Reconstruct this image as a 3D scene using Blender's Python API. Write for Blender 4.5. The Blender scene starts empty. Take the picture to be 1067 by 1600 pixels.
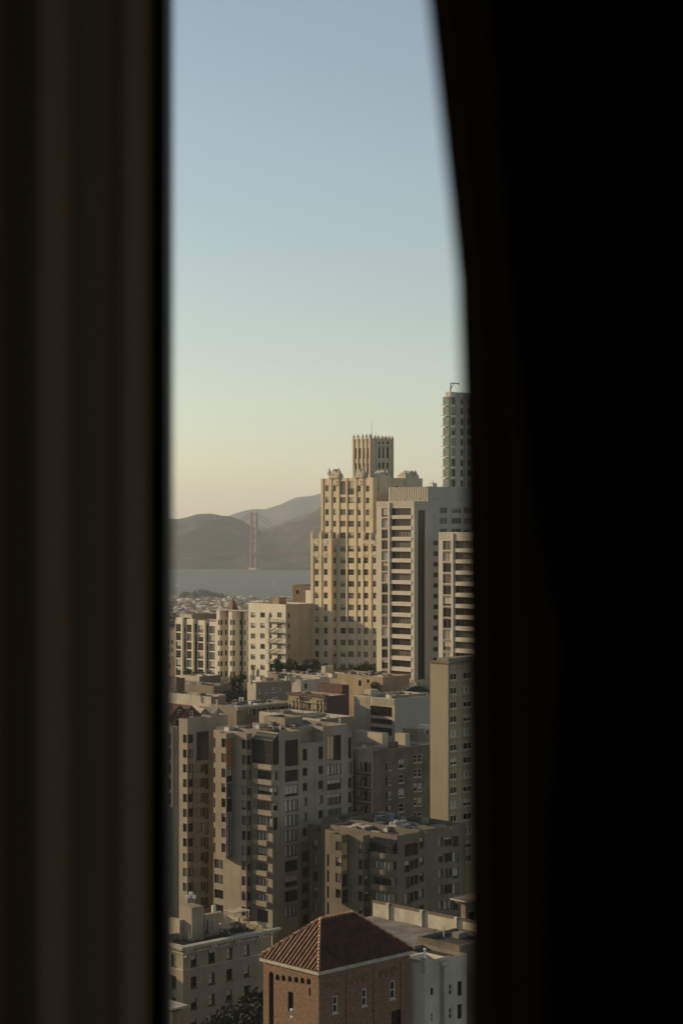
import bpy, math, random
from mathutils import Vector, Matrix, noise
R = math.radians
C = bpy.context.scene.collection
scene = bpy.context.scene
rnd = random.Random(7)

# ------------------------------------------------------------------ camera
F, CX, CY, H = 2970.0, 533.5, 811.0, 200.0      # focal length and principal point in photo pixels, eye height in m
cam_d = bpy.data.cameras.new('camera')
cam = bpy.data.objects.new('camera', cam_d); C.objects.link(cam)
cam.location = (0, 0, H); cam.rotation_euler = (R(90), 0, 0)
cam_d.sensor_fit = 'VERTICAL'; cam_d.sensor_height = 36.0
cam_d.lens = F * 36.0 / 1600.0
cam_d.shift_y = (CY - 800.0) / 1600.0
cam_d.clip_start = 0.05; cam_d.clip_end = 60000
cam_d.dof.use_dof = True; cam_d.dof.focus_distance = 450.0; cam_d.dof.aperture_fstop = 4.3
scene.camera = cam

# ------------------------------------------------------------------ sky and sun
SUN_A, SUN_E = 65.0, 14.5                       # degrees left of the view direction, elevation
s_dir = Vector((-math.sin(R(SUN_A)) * math.cos(R(SUN_E)), math.cos(R(SUN_A)) * math.cos(R(SUN_E)), math.sin(R(SUN_E))))
world = bpy.data.worlds.new('World'); scene.world = world; world.use_nodes = True
wn = world.node_tree.nodes; wl = world.node_tree.links
for n in list(wn): wn.remove(n)
wo = wn.new('ShaderNodeOutputWorld'); wb = wn.new('ShaderNodeBackground'); sk = wn.new('ShaderNodeTexSky')
sk.sky_type = 'NISHITA'; sk.sun_disc = False; sk.sun_elevation = R(SUN_E); sk.sun_rotation = R(-SUN_A)
sk.air_density = 1.0; sk.dust_density = 0.5; sk.ozone_density = 1.0; sk.altitude = 200
wb.inputs[1].default_value = 0.12
hs = wn.new('ShaderNodeHueSaturation'); hs.inputs['Saturation'].default_value = 0.72; wl.new(sk.outputs[0], hs.inputs['Color']); wt = wn.new('ShaderNodeMix'); wt.data_type = 'RGBA'; wt.blend_type = 'MULTIPLY'; wt.inputs[0].default_value = 1; wt.inputs[7].default_value = (0.985, 0.995, 0.975, 1); wl.new(hs.outputs[0], wt.inputs[6]); wl.new(wt.outputs[2], wb.inputs[0]); wl.new(wb.outputs[0], wo.inputs[0])
sl = bpy.data.lights.new('sun', 'SUN'); sl.energy = 5.0; sl.angle = R(0.5); sl.color = (1.0, 0.76, 0.47)
so = bpy.data.objects.new('sun', sl); C.objects.link(so)
so.rotation_euler = s_dir.to_track_quat('Z', 'Y').to_euler(); so.location = (-40, -20, 300)
scene.view_settings.view_transform = 'Standard'; scene.view_settings.look = 'None'
scene.view_settings.gamma = 1.0; scene.view_settings.use_curve_mapping = False
scene.view_settings.exposure = 0.14
scene.cycles.max_bounces = 8; scene.cycles.diffuse_bounces = 4; scene.cycles.transparent_max_bounces = 12
scene.cycles.use_denoising = True

# ------------------------------------------------------------------ materials
def nodes_of(m):
    m.use_nodes = True
    return m.node_tree.nodes, m.node_tree.links
def mat(name, col, rough=0.85, var=0.18, scale=0.35, streak=0.0, bump=0.0, spec=0.3, metal=0.0, col2=None):
    m = bpy.data.materials.new(name); n, l = nodes_of(m)
    p = n['Principled BSDF']; p.inputs['Roughness'].default_value = rough
    p.inputs['Specular IOR Level'].default_value = spec; p.inputs['Metallic'].default_value = metal
    tc = n.new('ShaderNodeTexCoord')
    nz = n.new('ShaderNodeTexNoise'); nz.inputs['Scale'].default_value = scale; nz.inputs['Detail'].default_value = 6; nz.inputs['Roughness'].default_value = 0.65
    l.new(tc.outputs['Object'], nz.inputs['Vector'])
    mx = n.new('ShaderNodeMix'); mx.data_type = 'RGBA'
    c2 = col2 or tuple(c * (1 - var * 2) for c in col); c1 = tuple(min(1, c * (1 + var * 0.6)) for c in col)
    mx.inputs[6].default_value = (*c1, 1); mx.inputs[7].default_value = (*c2, 1)
    rp = n.new('ShaderNodeMapRange'); rp.inputs[1].default_value = 0.36; rp.inputs[2].default_value = 0.66
    l.new(nz.outputs[0], rp.inputs[0]); l.new(rp.outputs[0], mx.inputs[0])
    out = mx.outputs[2]
    if streak > 0:
        mp = n.new('ShaderNodeMapping'); mp.inputs['Scale'].default_value = (2.2, 2.2, 0.06)
        n2 = n.new('ShaderNodeTexNoise'); n2.inputs['Scale'].default_value = 0.9; n2.inputs['Detail'].default_value = 4
        l.new(tc.outputs['Object'], mp.inputs[0]); l.new(mp.outputs[0], n2.inputs['Vector'])
        r2 = n.new('ShaderNodeMapRange'); r2.inputs[1].default_value = 0.5; r2.inputs[2].default_value = 0.75; r2.inputs[3].default_value = 0; r2.inputs[4].default_value = streak
        m2 = n.new('ShaderNodeMix'); m2.data_type = 'RGBA'; m2.blend_type = 'MULTIPLY'
        l.new(n2.outputs[0], r2.inputs[0]); l.new(r2.outputs[0], m2.inputs[0]); l.new(out, m2.inputs[6]); m2.inputs[7].default_value = (0.45, 0.4, 0.33, 1)
        out = m2.outputs[2]
    l.new(out, p.inputs['Base Color'])
    if bump > 0:
        nb = n.new('ShaderNodeTexNoise'); nb.inputs['Scale'].default_value = 3.0; nb.inputs['Detail'].default_value = 5
        bp = n.new('ShaderNodeBump'); bp.inputs['Strength'].default_value = bump; bp.inputs['Distance'].default_value = 0.1
        l.new(tc.outputs['Object'], nb.inputs['Vector']); l.new(nb.outputs[0], bp.inputs['Height']); l.new(bp.outputs[0], p.inputs['Normal'])
    return m
def brick_mat(name, c1, c2, cm, sc=1.0):
    m = bpy.data.materials.new(name); n, l = nodes_of(m); p = n['Principled BSDF']; p.inputs['Roughness'].default_value = 0.9
    tc = n.new('ShaderNodeTexCoord'); sp = n.new('ShaderNodeSeparateXYZ'); ad = n.new('ShaderNodeMath'); cb = n.new('ShaderNodeCombineXYZ')
    l.new(tc.outputs['Object'], sp.inputs[0]); l.new(sp.outputs[0], ad.inputs[0]); l.new(sp.outputs[1], ad.inputs[1])
    l.new(ad.outputs[0], cb.inputs[0]); l.new(sp.outputs[2], cb.inputs[1])
    b = n.new('ShaderNodeTexBrick'); b.inputs['Scale'].default_value = 1.0 / sc
    b.inputs['Brick Width'].default_value = 0.42; b.inputs['Row Height'].default_value = 0.15; b.inputs['Mortar Size'].default_value = 0.012
    b.inputs['Color1'].default_value = (*c1, 1); b.inputs['Color2'].default_value = (*c2, 1); b.inputs['Mortar'].default_value = (*cm, 1)
    l.new(cb.outputs[0], b.inputs['Vector'])
    nz = n.new('ShaderNodeTexNoise'); nz.inputs['Scale'].default_value = 2.2; nz.inputs['Detail'].default_value = 7; nz.inputs['Roughness'].default_value = .8
    l.new(tc.outputs['Object'], nz.inputs['Vector'])
    rp = n.new('ShaderNodeMapRange'); rp.inputs[1].default_value = 0.3; rp.inputs[2].default_value = 0.7; rp.inputs[3].default_value = 0.45; rp.inputs[4].default_value = 1.35
    l.new(nz.outputs[0], rp.inputs[0])
    vm = n.new('ShaderNodeVectorMath'); vm.operation = 'SCALE'; l.new(b.outputs[0], vm.inputs[0]); l.new(rp.outputs[0], vm.inputs['Scale'])
    l.new(vm.outputs[0], p.inputs['Base Color'])
    return m
def glass_mat(name, col, rough=0.12, stripes=0.0, col2=None):
    m = bpy.data.materials.new(name); n, l = nodes_of(m); p = n['Principled BSDF']
    p.inputs['Roughness'].default_value = rough; p.inputs['Specular IOR Level'].default_value = 0.4
    tc = n.new('ShaderNodeTexCoord')
    if stripes:
        w = n.new('ShaderNodeTexWave'); w.bands_direction = 'X'; w.inputs['Scale'].default_value = stripes; w.inputs['Distortion'].default_value = 1.2
        src = w.outputs[0]; l.new(tc.outputs['Object'], w.inputs['Vector'])
    else:
        w = n.new('ShaderNodeTexNoise'); w.inputs['Scale'].default_value = 0.7; src = w.outputs[0]; l.new(tc.outputs['Object'], w.inputs['Vector'])
    mx = n.new('ShaderNodeMix'); mx.data_type = 'RGBA'; mx.inputs[6].default_value = (*(col2 or tuple(c * 0.5 for c in col)), 1); mx.inputs[7].default_value = (*col, 1)
    l.new(src, mx.inputs[0]); l.new(mx.outputs[2], p.inputs['Base Color'])
    return m
M = {}
M['g0'] = glass_mat('dark_glass', (0.012, 0.011, 0.009)); M['g1'] = glass_mat('dim_glass', (0.032, 0.029, 0.023))
M['g2'] = glass_mat('curtained_glass', (0.17, 0.15, 0.12), 0.3, 0.32, (0.02, 0.018, 0.014))
M['g3'] = glass_mat('pale_blind_glass', (0.5, 0.46, 0.38), 0.4, 0.3, (0.06, 0.05, 0.04))
M['g4'] = glass_mat('grey_reflecting_glass', (0.15, 0.13, 0.10), 0.2)
M['gb'] = glass_mat('brown_glass', (0.045, 0.032, 0.022), 0.15)
M['gamber'] = glass_mat('amber_reflection_glass', (0.75, 0.24, 0.05), 0.35, 2.0, (0.25, 0.07, 0.02))  # sunset reflection painted into the pane as orange stripes
M['ggold'] = glass_mat('gold_reflection_glass', (0.75, 0.55, 0.27), 0.3, 1.2, (0.35, 0.24, 0.12))  # gold reflected light put into the pane colour
M['ggreen'] = glass_mat('green_glass', (0.20, 0.25, 0.20), 0.2)
M['fdark'] = mat('dark_bronze_frame', (0.02, 0.018, 0.016), 0.5, 0.1)
M['fwhite'] = mat('white_painted_frame', (0.45, 0.42, 0.35), 0.6, 0.08)
M['fgrey'] = mat('grey_metal_frame', (0.18, 0.17, 0.15), 0.5, 0.1)
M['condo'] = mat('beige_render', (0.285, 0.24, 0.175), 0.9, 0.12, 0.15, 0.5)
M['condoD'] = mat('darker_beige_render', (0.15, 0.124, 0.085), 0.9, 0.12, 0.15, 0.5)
M['deco'] = mat('cream_terracotta', (0.56, 0.465, 0.32), 0.85, 0.1, 0.15, 0.3)
M['decotrim'] = mat('carved_stone', (0.52, 0.46, 0.36), 0.9, 0.3, 1.2)
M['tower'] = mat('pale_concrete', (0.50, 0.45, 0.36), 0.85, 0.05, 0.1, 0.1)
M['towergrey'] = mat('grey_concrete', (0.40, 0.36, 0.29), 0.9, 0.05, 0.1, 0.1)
M['white'] = mat('white_stucco', (0.60, 0.55, 0.44), 0.85, 0.05, 0.15, 0.12)
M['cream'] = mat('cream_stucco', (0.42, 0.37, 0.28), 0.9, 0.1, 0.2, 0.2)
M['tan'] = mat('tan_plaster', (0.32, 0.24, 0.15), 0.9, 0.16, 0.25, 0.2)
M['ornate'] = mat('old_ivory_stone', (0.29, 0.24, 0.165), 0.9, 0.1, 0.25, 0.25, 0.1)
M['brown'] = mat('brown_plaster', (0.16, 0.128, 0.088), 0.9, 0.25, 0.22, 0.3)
M['greyb'] = mat('weathered_grey_wall', (0.21, 0.175, 0.125), 0.9, 0.12, 0.2, 0.25)
M['slab'] = mat('ochre_concrete', (0.27, 0.225, 0.15), 0.9, 0.05, 0.1, 0.2)
M['slabR'] = mat('tan_panel', (0.34, 0.245, 0.15), 0.85, 0.1, 0.5, 0.1)
M['brick'] = brick_mat('red_brown_brick', (0.205, 0.105, 0.052), (0.12, 0.062, 0.034), (0.20, 0.14, 0.09))
M['brick2'] = brick_mat('dark_red_brick', (0.12, 0.045, 0.028), (0.07, 0.03, 0.02), (0.09, 0.05, 0.04))
M['tile'] = mat('clay_tile', (0.075, 0.024, 0.013), 0.75, 0.45, 1.1, 0, 0.2)
M['tilerib'] = mat('sunlit_clay_ridge', (0.50, 0.29, 0.155), 0.8, 0.3, 2.0)  # paler clay: grazing sun on the ribs painted into the colour
M['roof'] = mat('dark_tar_roof', (0.045, 0.04, 0.035), 0.95, 0.3, 0.3)
M['rooflight'] = mat('pale_gravel_roof', (0.21, 0.19, 0.155), 0.95, 0.25, 0.35)
M['stonew'] = mat('pale_coping', (0.42, 0.38, 0.30), 0.85, 0.15, 0.5, 0.1)
M['metal'] = mat('galvanised_metal', (0.4, 0.39, 0.36), 0.45, 0.15, 1, 0, 0, 0.5, 0.6)
M['white2'] = mat('white_paint', (0.75, 0.73, 0.68), 0.6, 0.06)
M['black'] = mat('black_iron', (0.02, 0.018, 0.016), 0.6, 0.1)
M['bark'] = mat('bark', (0.07, 0.05, 0.035), 0.95, 0.3, 2)
M['leaf'] = mat('foliage_green', (0.06, 0.07, 0.022), 0.8, 0.4, 0.8)
M['leafd'] = mat('foliage_dark', (0.035, 0.042, 0.018), 0.8, 0.4, 0.8)
M['blind'] = mat('pale_blind', (0.42, 0.38, 0.30), 0.8, 0.1, 2)
M['red'] = mat('red_shingle', (0.12, 0.045, 0.03), 0.9, 0.2, 0.8)
M['intorange'] = mat('international_orange_steel', (0.20, 0.075, 0.05), 0.7, 0.08, 0.02)
M['ground'] = mat('city_ground', (0.07, 0.06, 0.045), 0.95, 0.35, 0.05, 0, 0, 0.2, 0, (0.035, 0.035, 0.022))
M['wood'] = mat('weathered_wood', (0.14, 0.09, 0.055), 0.8, 0.2, 1)
M['screen'] = mat('ribbed_screen', (0.37, 0.34, 0.27), 0.8, 0.05)

# ------------------------------------------------------------------ helpers
def tag(o, label=None, cat=None, group=None, kind=None):
    if label: o['label'] = label
    if cat: o['category'] = cat
    if group: o['group'] = group
    if kind: o['kind'] = kind
    return o
def empty(name, loc, rz=0.0):
    o = bpy.data.objects.new(name, None); C.objects.link(o); o.location = loc; o.rotation_euler = (0, 0, rz); o.empty_display_size = 0.5
    return o
class MB:
    def __init__(s): s.v = []; s.f = []; s.m = []; s.mats = []
    def mi(s, m):
        if m not in s.mats: s.mats.append(m)
        return s.mats.index(m)
    def face(s, pts, m):
        i = len(s.v); s.v += [tuple(p) for p in pts]; s.f.append(tuple(range(i, i + len(pts)))); s.m.append(s.mi(m))
    def box(s, x0, x1, y0, y1, z0, z1, m, bottom=True):
        if x0 > x1: x0, x1 = x1, x0
        if y0 > y1: y0, y1 = y1, y0
        i = len(s.v)
        s.v += [(x0,y0,z0),(x1,y0,z0),(x1,y1,z0),(x0,y1,z0),(x0,y0,z1),(x1,y0,z1),(x1,y1,z1),(x0,y1,z1)]
        fs = [(0,1,5,4),(1,2,6,5),(2,3,7,6),(3,0,4,7),(4,5,6,7)] + ([(3,2,1,0)] if bottom else [])
        for f in fs: s.f.append(tuple(i + k for k in f)); s.m.append(s.mi(m))
    def tube(s, p, q, r, m, n=6, r2=None):
        p = Vector(p); q = Vector(q); d = (q - p).normalized()
        u = d.orthogonal().normalized(); w = d.cross(u); i = len(s.v); r2 = r if r2 is None else r2
        for c, rr in ((p, r), (q, r2)):
            for k in range(n):
                t = 2 * math.pi * k / n; s.v.append(tuple(c + (u * math.cos(t) + w * math.sin(t)) * rr))
        for k in range(n):
            s.f.append((i + k, i + (k + 1) % n, i + n + (k + 1) % n, i + n + k)); s.m.append(s.mi(m))
        s.f.append(tuple(i + n + k for k in range(n))); s.m.append(s.mi(m))
        s.f.append(tuple(i + n - 1 - k for k in range(n))); s.m.append(s.mi(m))
    def ball(s, c, r, m, n=8, sq=(1, 1, 1)):
        i = len(s.v); k = n // 2
        for a in range(k + 1):
            for b in range(n):
                t = math.pi * a / k; f = 2 * math.pi * b / n
                s.v.append((c[0] + r * sq[0] * math.sin(t) * math.cos(f), c[1] + r * sq[1] * math.sin(t) * math.sin(f), c[2] + r * sq[2] * math.cos(t)))
        for a in range(k):
            for b in range(n):
                s.f.append((i + a * n + b, i + (a + 1) * n + b, i + (a + 1) * n + (b + 1) % n, i + a * n + (b + 1) % n)); s.m.append(s.mi(m))
    def mesh(s, name):
        me = bpy.data.meshes.new(name); me.from_pydata(s.v, [], s.f)
        for m in s.mats: me.materials.append(m)
        me.polygons.foreach_set('material_index', s.m); me.update()
        return me
    def build(s, name, parent=None, loc=None, rz=None, smooth=False):
        me = s.mesh(name)
        if smooth: me.polygons.foreach_set('use_smooth', [True] * len(me.polygons))
        o = bpy.data.objects.new(name, me); C.objects.link(o)
        if parent: o.parent = parent
        if loc is not None: o.location = loc
        if rz: o.rotation_euler = (0, 0, rz)
        return o
def k_of(px): return (px - CX) / F
def zpix(py, D): return H - (py - CY) / F * D
def ground_z(x, y):
    P = [(-300, 100), (300, 102), (400, 104), (440, 116), (475, 141), (560, 150), (640, 147), (1000, 118), (2000, 75), (3000, 42), (4000, 16), (4560, 3.5), (4640, -1.0), (4800, -3)]
    z = P[0][1]
    for (a, za), (b, zb) in zip(P, P[1:]):
        if y >= a: z = za + (zb - za) * min(1, (y - a) / (b - a))
    if 700 < y < 4500: z += 5 * noise.noise(Vector((x * 0.004, y * 0.004, 1)))
    return z

# ---- windows: (nx, ny, recess, frame material, glass choices, frame width, with sill)
ST = {
 'condo': (3, 1, .28, 'fdark', ['g0','g1','g2','g2','g3','g3'], .13, 0),
 'condo2': (2, 1, .28, 'fdark', ['g0','g1','g2','g3'], .12, 0),
 'dark': (4, 1, .45, 'fdark', ['g0','g0','g1','gb'], .08, 0),
 'loft': (4, 2, .25, 'fdark', ['g1','g2','gb'], .1, 0),
 'deco': (1, 2, .22, 'fgrey', ['g4','g4','g1','g2','g0'], .08, 0),
 'deco2': (2, 2, .22, 'fgrey', ['g4','g4','g1','g2','g0'], .08, 0),
 'sash': (1, 2, .3, 'fdark', ['g0','g0','g1','g3'], .1, 1),
 'sashw': (1, 2, .16, 'fwhite', ['g0','g1'], .16, 1),
 'pairw': (2, 1, .16, 'fwhite', ['g0','g1','g3'], .14, 1),
 'apt': (2, 1, .2, 'fgrey', ['g4','g1','g2'], .09, 0),
 'curt': (3, 1, .2, 'fdark', ['g3','g3','g2'], .12, 0),
 'blc': (7, 1, .7, 'fgrey', ['g4','g1','gb','g2'], .07, 0),
 'band': (8, 1, .3, 'fdark', ['g0','gb'], .07, 0),
 'strip': (2, 1, .3, 'fgrey', ['g1','g4','g2','g0','g3','g0'], .1, 0),
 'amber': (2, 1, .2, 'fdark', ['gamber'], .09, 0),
 'gold': (2, 1, .2, 'fdark', ['ggold'], .09, 0),
 'plain': (1, 1, .25, 'fdark', ['g0','g1'], .08, 0),
 'grid': (1, 3, .25, 'fgrey', ['g1','g1','g2'], .08, 0),
}
_wc = {}
def win_parts(w, h, st, g):
    nx, ny, rc, fm, gl, fw, sill = ST[st]
    a, b = MB(), MB(); f = M[fm]
    a.box(0, fw, rc - .07, rc + .02, 0, h, f); a.box(w - fw, w, rc - .07, rc + .02, 0, h, f)
    a.box(fw, w - fw, rc - .07, rc + .02, h - fw, h, f); a.box(fw, w - fw, rc - .07, rc + .02, 0, fw, f)
    for i in range(1, nx):
        x = w * i / nx; a.box(x - fw * .4, x + fw * .4, rc - .06, rc + .02, fw, h - fw, f)
    for j in range(1, ny):
        z = h * j / ny; a.box(fw, w - fw, rc - .05, rc + .02, z - fw * .4, z + fw * .4, f)
    if sill: a.box(-.12, w + .12, -.1, rc - .08, -.14, -.003, f)
    b.box(.01, w - .01, rc + .004, rc + .06, .01, h - .01, M[g])
    return a, b
def merge(dst, src, mtx):
    i = len(dst.v); dst.v += [tuple(mtx @ Vector(p)) for p in src.v]
    for f, m in zip(src.f, src.m): dst.f.append(tuple(i + k for k in f)); dst.m.append(dst.mi(src.mats[m]))

class Bld:
    """a building seen corner on: local +X runs along its right-hand face, +Y along its left-hand face, both away from the camera"""
    def __init__(s, name, label, px, D, cat='building', th=44.0, group=None, base=None):
        s.px, s.D = px, D
        s.P = Vector((k_of(px) * D, D)); t = R(th); s.b = Vector((math.cos(t), math.sin(t))); s.a = Vector((-math.sin(t), math.cos(t)))
        s.zb = (ground_z(s.P.x, s.P.y) - 4) if base is None else base
        s.root = tag(empty(name, (s.P.x, s.P.y, s.zb), t), label, cat, group)
        s.wall = MB(); s.roof = MB(); s.nw = 0; s.mass = MB(); s.th = t; s.trim = {}
    def X(s, px, Y=0.0):
        q = s.P + s.a * Y; k = k_of(px); return (k * q.y - q.x) / (s.b.x - k * s.b.y)
    def Y(s, px, X=0.0):
        q = s.P + s.b * X; k = k_of(px); return (k * q.y - q.x) / (s.a.x - k * s.a.y)
    def dep(s, X, Y): return (s.P + s.b * X + s.a * Y).y
    def Z(s, py, X=0.0, Y=0.0): return zpix(py, s.dep(X, Y)) - s.zb
    def loc(s, px, D):
        w = Vector((k_of(px) * D, D)) - s.P; return w.dot(s.b), w.dot(s.a)
    def window(s, face, c, u0, u1, z0, z1, st):
        """face R: plane Y=c, u=X ; face L: plane X=c, u=Y"""
        w = abs(u1 - u0); h = z1 - z0
        q = (round(w, 1), round(h, 1)); g = rnd.choice(ST[st][4])
        if face == 'R': p = (min(u0, u1), c, z0); rz = 0
        else: p = (c, max(u0, u1), z0); rz = -math.pi / 2
        bl = rnd.choice([.25, .4, .55, .8]) if (rnd.random() < .33 and st not in ('amber', 'gold', 'band', 'blc', 'dark', 'plain') and g not in ('g3', 'ggreen')) else 0
        if s.nw < 100:
            key = (round(w, 2), round(h, 2), st, g, bl)
            if key not in _wc:
                a, b = win_parts(w, h, st, g); c = None
                if bl: c = MB(); rc, fw = ST[st][2], ST[st][5]; c.box(fw, w - fw, rc - .03, rc - .01, h - fw - (h - 2 * fw) * bl, h - fw, M['blind']); c = c.mesh('blind')
                _wc[key] = (a.mesh('window'), b.mesh('pane'), c)
            ma, mb, mc = _wc[key]
            o = bpy.data.objects.new('window', ma); C.objects.link(o); o.parent = s.root; o.location = p; o.rotation_euler = (0, 0, rz)
            o2 = bpy.data.objects.new('pane', mb); C.objects.link(o2); o2.parent = o
            if mc: o3 = bpy.data.objects.new('blind', mc); C.objects.link(o3); o3.parent = o
            s.nw += 1
        else:
            a, b = win_parts(w, h, st, g); mt = Matrix.Translation(p) @ Matrix.Rotation(rz, 4, 'Z')
            merge(s.mass, a, mt); merge(s.mass, b, mt)
    def rects(s, face, c, specs):
        """specs in photo pixels: (x0, x1, y_top, y_bottom, rows, pitch, style) -> rectangles in metres on that face"""
        out = []
        for sp in specs:
            x0, x1, ya, yb, n, pt, st = sp
            if face == 'L':
                u0, u1 = s.Y(x1, c), s.Y(x0, c); d = s.dep(c, (u0 + u1) / 2)
            else:
                u0, u1 = s.X(x0, c), s.X(x1, c); d = s.dep((u0 + u1) / 2, c)
            for i in range(n):
                z1 = zpix(ya + pt * i, d) - s.zb; z0 = zpix(yb + pt * i, d) - s.zb
                out.append((u0, u1, z0, z1, st))
        return out
    def gridface(s, face, c, u0, u1, z0, z1, rects, m):
        rs = []
        for (a, b, p, q, st) in rects:
            a2, b2 = max(a, u0 + .02), min(b, u1 - .02); p2, q2 = max(p, z0 + .02), min(q, z1 - .02)
            if b2 - a2 > .15 and q2 - p2 > .15 and not any(a2 < r[1] and b2 > r[0] and p2 < r[3] and q2 > r[2] for r in rs): rs.append((a2, b2, p2, q2, st))
        us = sorted({u0, u1} | {r[0] for r in rs} | {r[1] for r in rs}); zs = sorted({z0, z1} | {r[2] for r in rs} | {r[3] for r in rs})
        def pt(u, z, d=0): return (u, c + d, z) if face == 'R' else (c + d, u, z)
        def q4(A, B, Cc, D_): s.wall.face((A, B, Cc, D_) if face == 'R' else (D_, Cc, B, A), m)
        for i in range(len(us) - 1):
            um = (us[i] + us[i + 1]) / 2
            col = [r for r in rs if r[0] < um < r[1]]; j = 0
            while j < len(zs) - 1:
                zm = (zs[j] + zs[j + 1]) / 2
                if any(r[2] < zm < r[3] for r in col): j += 1; continue
                e = j + 1
                while e < len(zs) - 1 and not any(r[2] < (zs[e] + zs[e + 1]) / 2 < r[3] for r in col): e += 1
                q4(pt(us[i], zs[j]), pt(us[i + 1], zs[j]), pt(us[i + 1], zs[e]), pt(us[i], zs[e])); j = e
        for (a, b, p, q, st) in rs:
            d = ST[st][2] + .03
            q4(pt(a, p), pt(b, p), pt(b, p, d), pt(a, p, d)); q4(pt(a, q, d), pt(b, q, d), pt(b, q), pt(a, q))
            q4(pt(a, p), pt(a, p, d), pt(a, q, d), pt(a, q)); q4(pt(b, p, d), pt(b, p), pt(b, q), pt(b, q, d))
            s.window(face, c, a, b, p, q, st)
    def block(s, x0, x1, y0, y1, z0, z1, m, L=(), Rr=(), par=0.7, roof='roof', mR=None, pt=.3, faceL=None):
        m_ = M[m]; mr = M[mR] if mR else m_
        s.gridface('R', y0, x0, x1, z0, z1, s.rects('R', y0, Rr), mr)
        s.gridface('L', x0, y0, y1, z0, z1, s.rects('L', x0, L), m_)
        s.wall.face([(x1, y0, z0), (x1, y1, z0), (x1, y1, z1), (x1, y0, z1)], mr); s.wall.face([(x1, y1, z0), (x0, y1, z0), (x0, y1, z1), (x1, y1, z1)], m_)
        if par > 0 and x1 - x0 > 3 * pt and y1 - y0 > 3 * pt:
            zi = z1 - par; a, b, c, d = x0 + pt, x1 - pt, y0 + pt, y1 - pt
            s.wall.face([(x0,y0,z1),(x1,y0,z1),(b,c,z1),(a,c,z1)], m_); s.wall.face([(x1,y0,z1),(x1,y1,z1),(b,d,z1),(b,c,z1)], m_)
            s.wall.face([(x1,y1,z1),(x0,y1,z1),(a,d,z1),(b,d,z1)], m_); s.wall.face([(x0,y1,z1),(x0,y0,z1),(a,c,z1),(a,d,z1)], m_)
            s.wall.face([(a,c,zi),(a,c,z1),(b,c,z1),(b,c,zi)], m_); s.wall.face([(b,c,zi),(b,c,z1),(b,d,z1),(b,d,zi)], m_)
            s.wall.face([(b,d,zi),(b,d,z1),(a,d,z1),(a,d,zi)], m_); s.wall.face([(a,d,zi),(a,d,z1),(a,c,z1),(a,c,zi)], m_)
            s.roof.face([(a,c,zi),(b,c,zi),(b,d,zi),(a,d,zi)], M[roof])
            ar = (b - a) * (d - c)
            if ar > 30 and s.D < 560 and b - a > 4 and d - c > 4: s.clutter(a, b, c, d, zi, min(20, int(ar / 13)), int(ar * 7) % 997)
        else: s.roof.face([(x0,y0,z1),(x1,y0,z1),(x1,y1,z1),(x0,y1,z1)], M[roof] if par > 0 else m_)
        if z0 > .5: s.wall.face([(x0,y1,z0),(x1,y1,z0),(x1,y0,z0),(x0,y0,z0)], m_)
    def clutter(s, x0, x1, y0, y1, z, n, seed=1):
        """small fixed roof fittings: vents, ducts, hatches, pipe runs, patches"""
        g = random.Random(seed); done = []
        for i in range(n):
            for _ in range(30):
                x, y = g.uniform(x0 + 1, x1 - 1), g.uniform(y0 + 1, y1 - 1)
                if all((x - a) ** 2 + (y - b) ** 2 > 3 for a, b in done): break
            done.append((x, y)); q = MB(); k = g.randrange(6)
            if k == 0: q.tube((x, y, z), (x, y, z + g.uniform(.5, 1.3)), .12, M['metal'], 7); nm = 'vent_pipe'
            elif k == 1: w = g.uniform(.5, 1.1); q.box(x - w, x + w, y - w * .8, y + w * .8, z, z + g.uniform(.5, 1.1), M[g.choice(['metal', 'fgrey', 'greyb'])]); q.box(x - w * .7, x + w * .7, y - w * .6, y + w * .6, z + 1.101, z + 1.2, M['fgrey']) if w > .9 else None; nm = 'roof_unit'
            elif k == 2: l = g.uniform(1.5, 4); q.box(x - .2, x + .2, y - l / 2, y + l / 2, z + .15, z + .5, M['metal']); q.box(x - .15, x + .15, y - .1, y + .1, z, z + .149, M['fgrey']); nm = 'duct'
            elif k == 3: q.box(x - .6, x + .6, y - .6, y + .6, z, z + .4, M['stonew']); q.box(x - .5, x + .5, y - .5, y + .5, z + .402, z + .5, M['g2']); nm = 'roof_hatch'
            elif k == 4: w = g.uniform(1, 2.2); q.box(x - w, x + w, y - w * .6, y + w * .6, z + .004, z + .02, M[g.choice(['rooflight', 'roof', 'greyb'])]); nm = 'roof_patch'
            else: q.tube((x, y, z), (x, y, z + 1.6), .04, M['black'], 4); q.tube((x - .5, y, z + 1.4), (x + .5, y, z + 1.5), .03, M['black'], 4); q.tube((x, y - .3, z + 1.15), (x, y + .3, z + 1.15), .03, M['black'], 4); nm = 'aerial'
            s.part(nm, q)
    def part(s, name, mb): return mb.build(name, s.root)
    def done(s):
        if s.wall.f: s.part('wall', s.wall)
        if s.roof.f: s.part('roof', s.roof)
        if s.mass.f: tag(s.part('window', s.mass), kind='stuff')
        return s.root
    def glasshouse(s, x0, x1, y0, y1, z0, z1, lean, nL=7, nR=2, g='g1'):
        """corner conservatory: glazed L side (plane X=x0) and R side (plane Y=y0), roof glazing sloping up and back from z1"""
        fr, gl = MB(), MB(); f = M['fdark']; h = z1 - z0
        gl.face([(x0, y1, z0), (x0, y0, z0), (x0, y0, z1), (x0, y1, z1)], M[g]); gl.face([(x0, y0, z0), (x1, y0, z0), (x1, y0, z1), (x0, y0, z1)], M[g])
        zt = z1 + lean * .85
        xa = min(x0 + lean, x1)
        gl.face([(x0, y1, z1), (x0, y0, z1), (xa, y0, zt), (xa, y1, zt)], M['g2'] if g == 'g1' else M[g])
        gl.face([(x0, y0, z1), (x1, y0, z1), (x1, y0, zt), (xa, y0, zt)], M[g])
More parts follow.
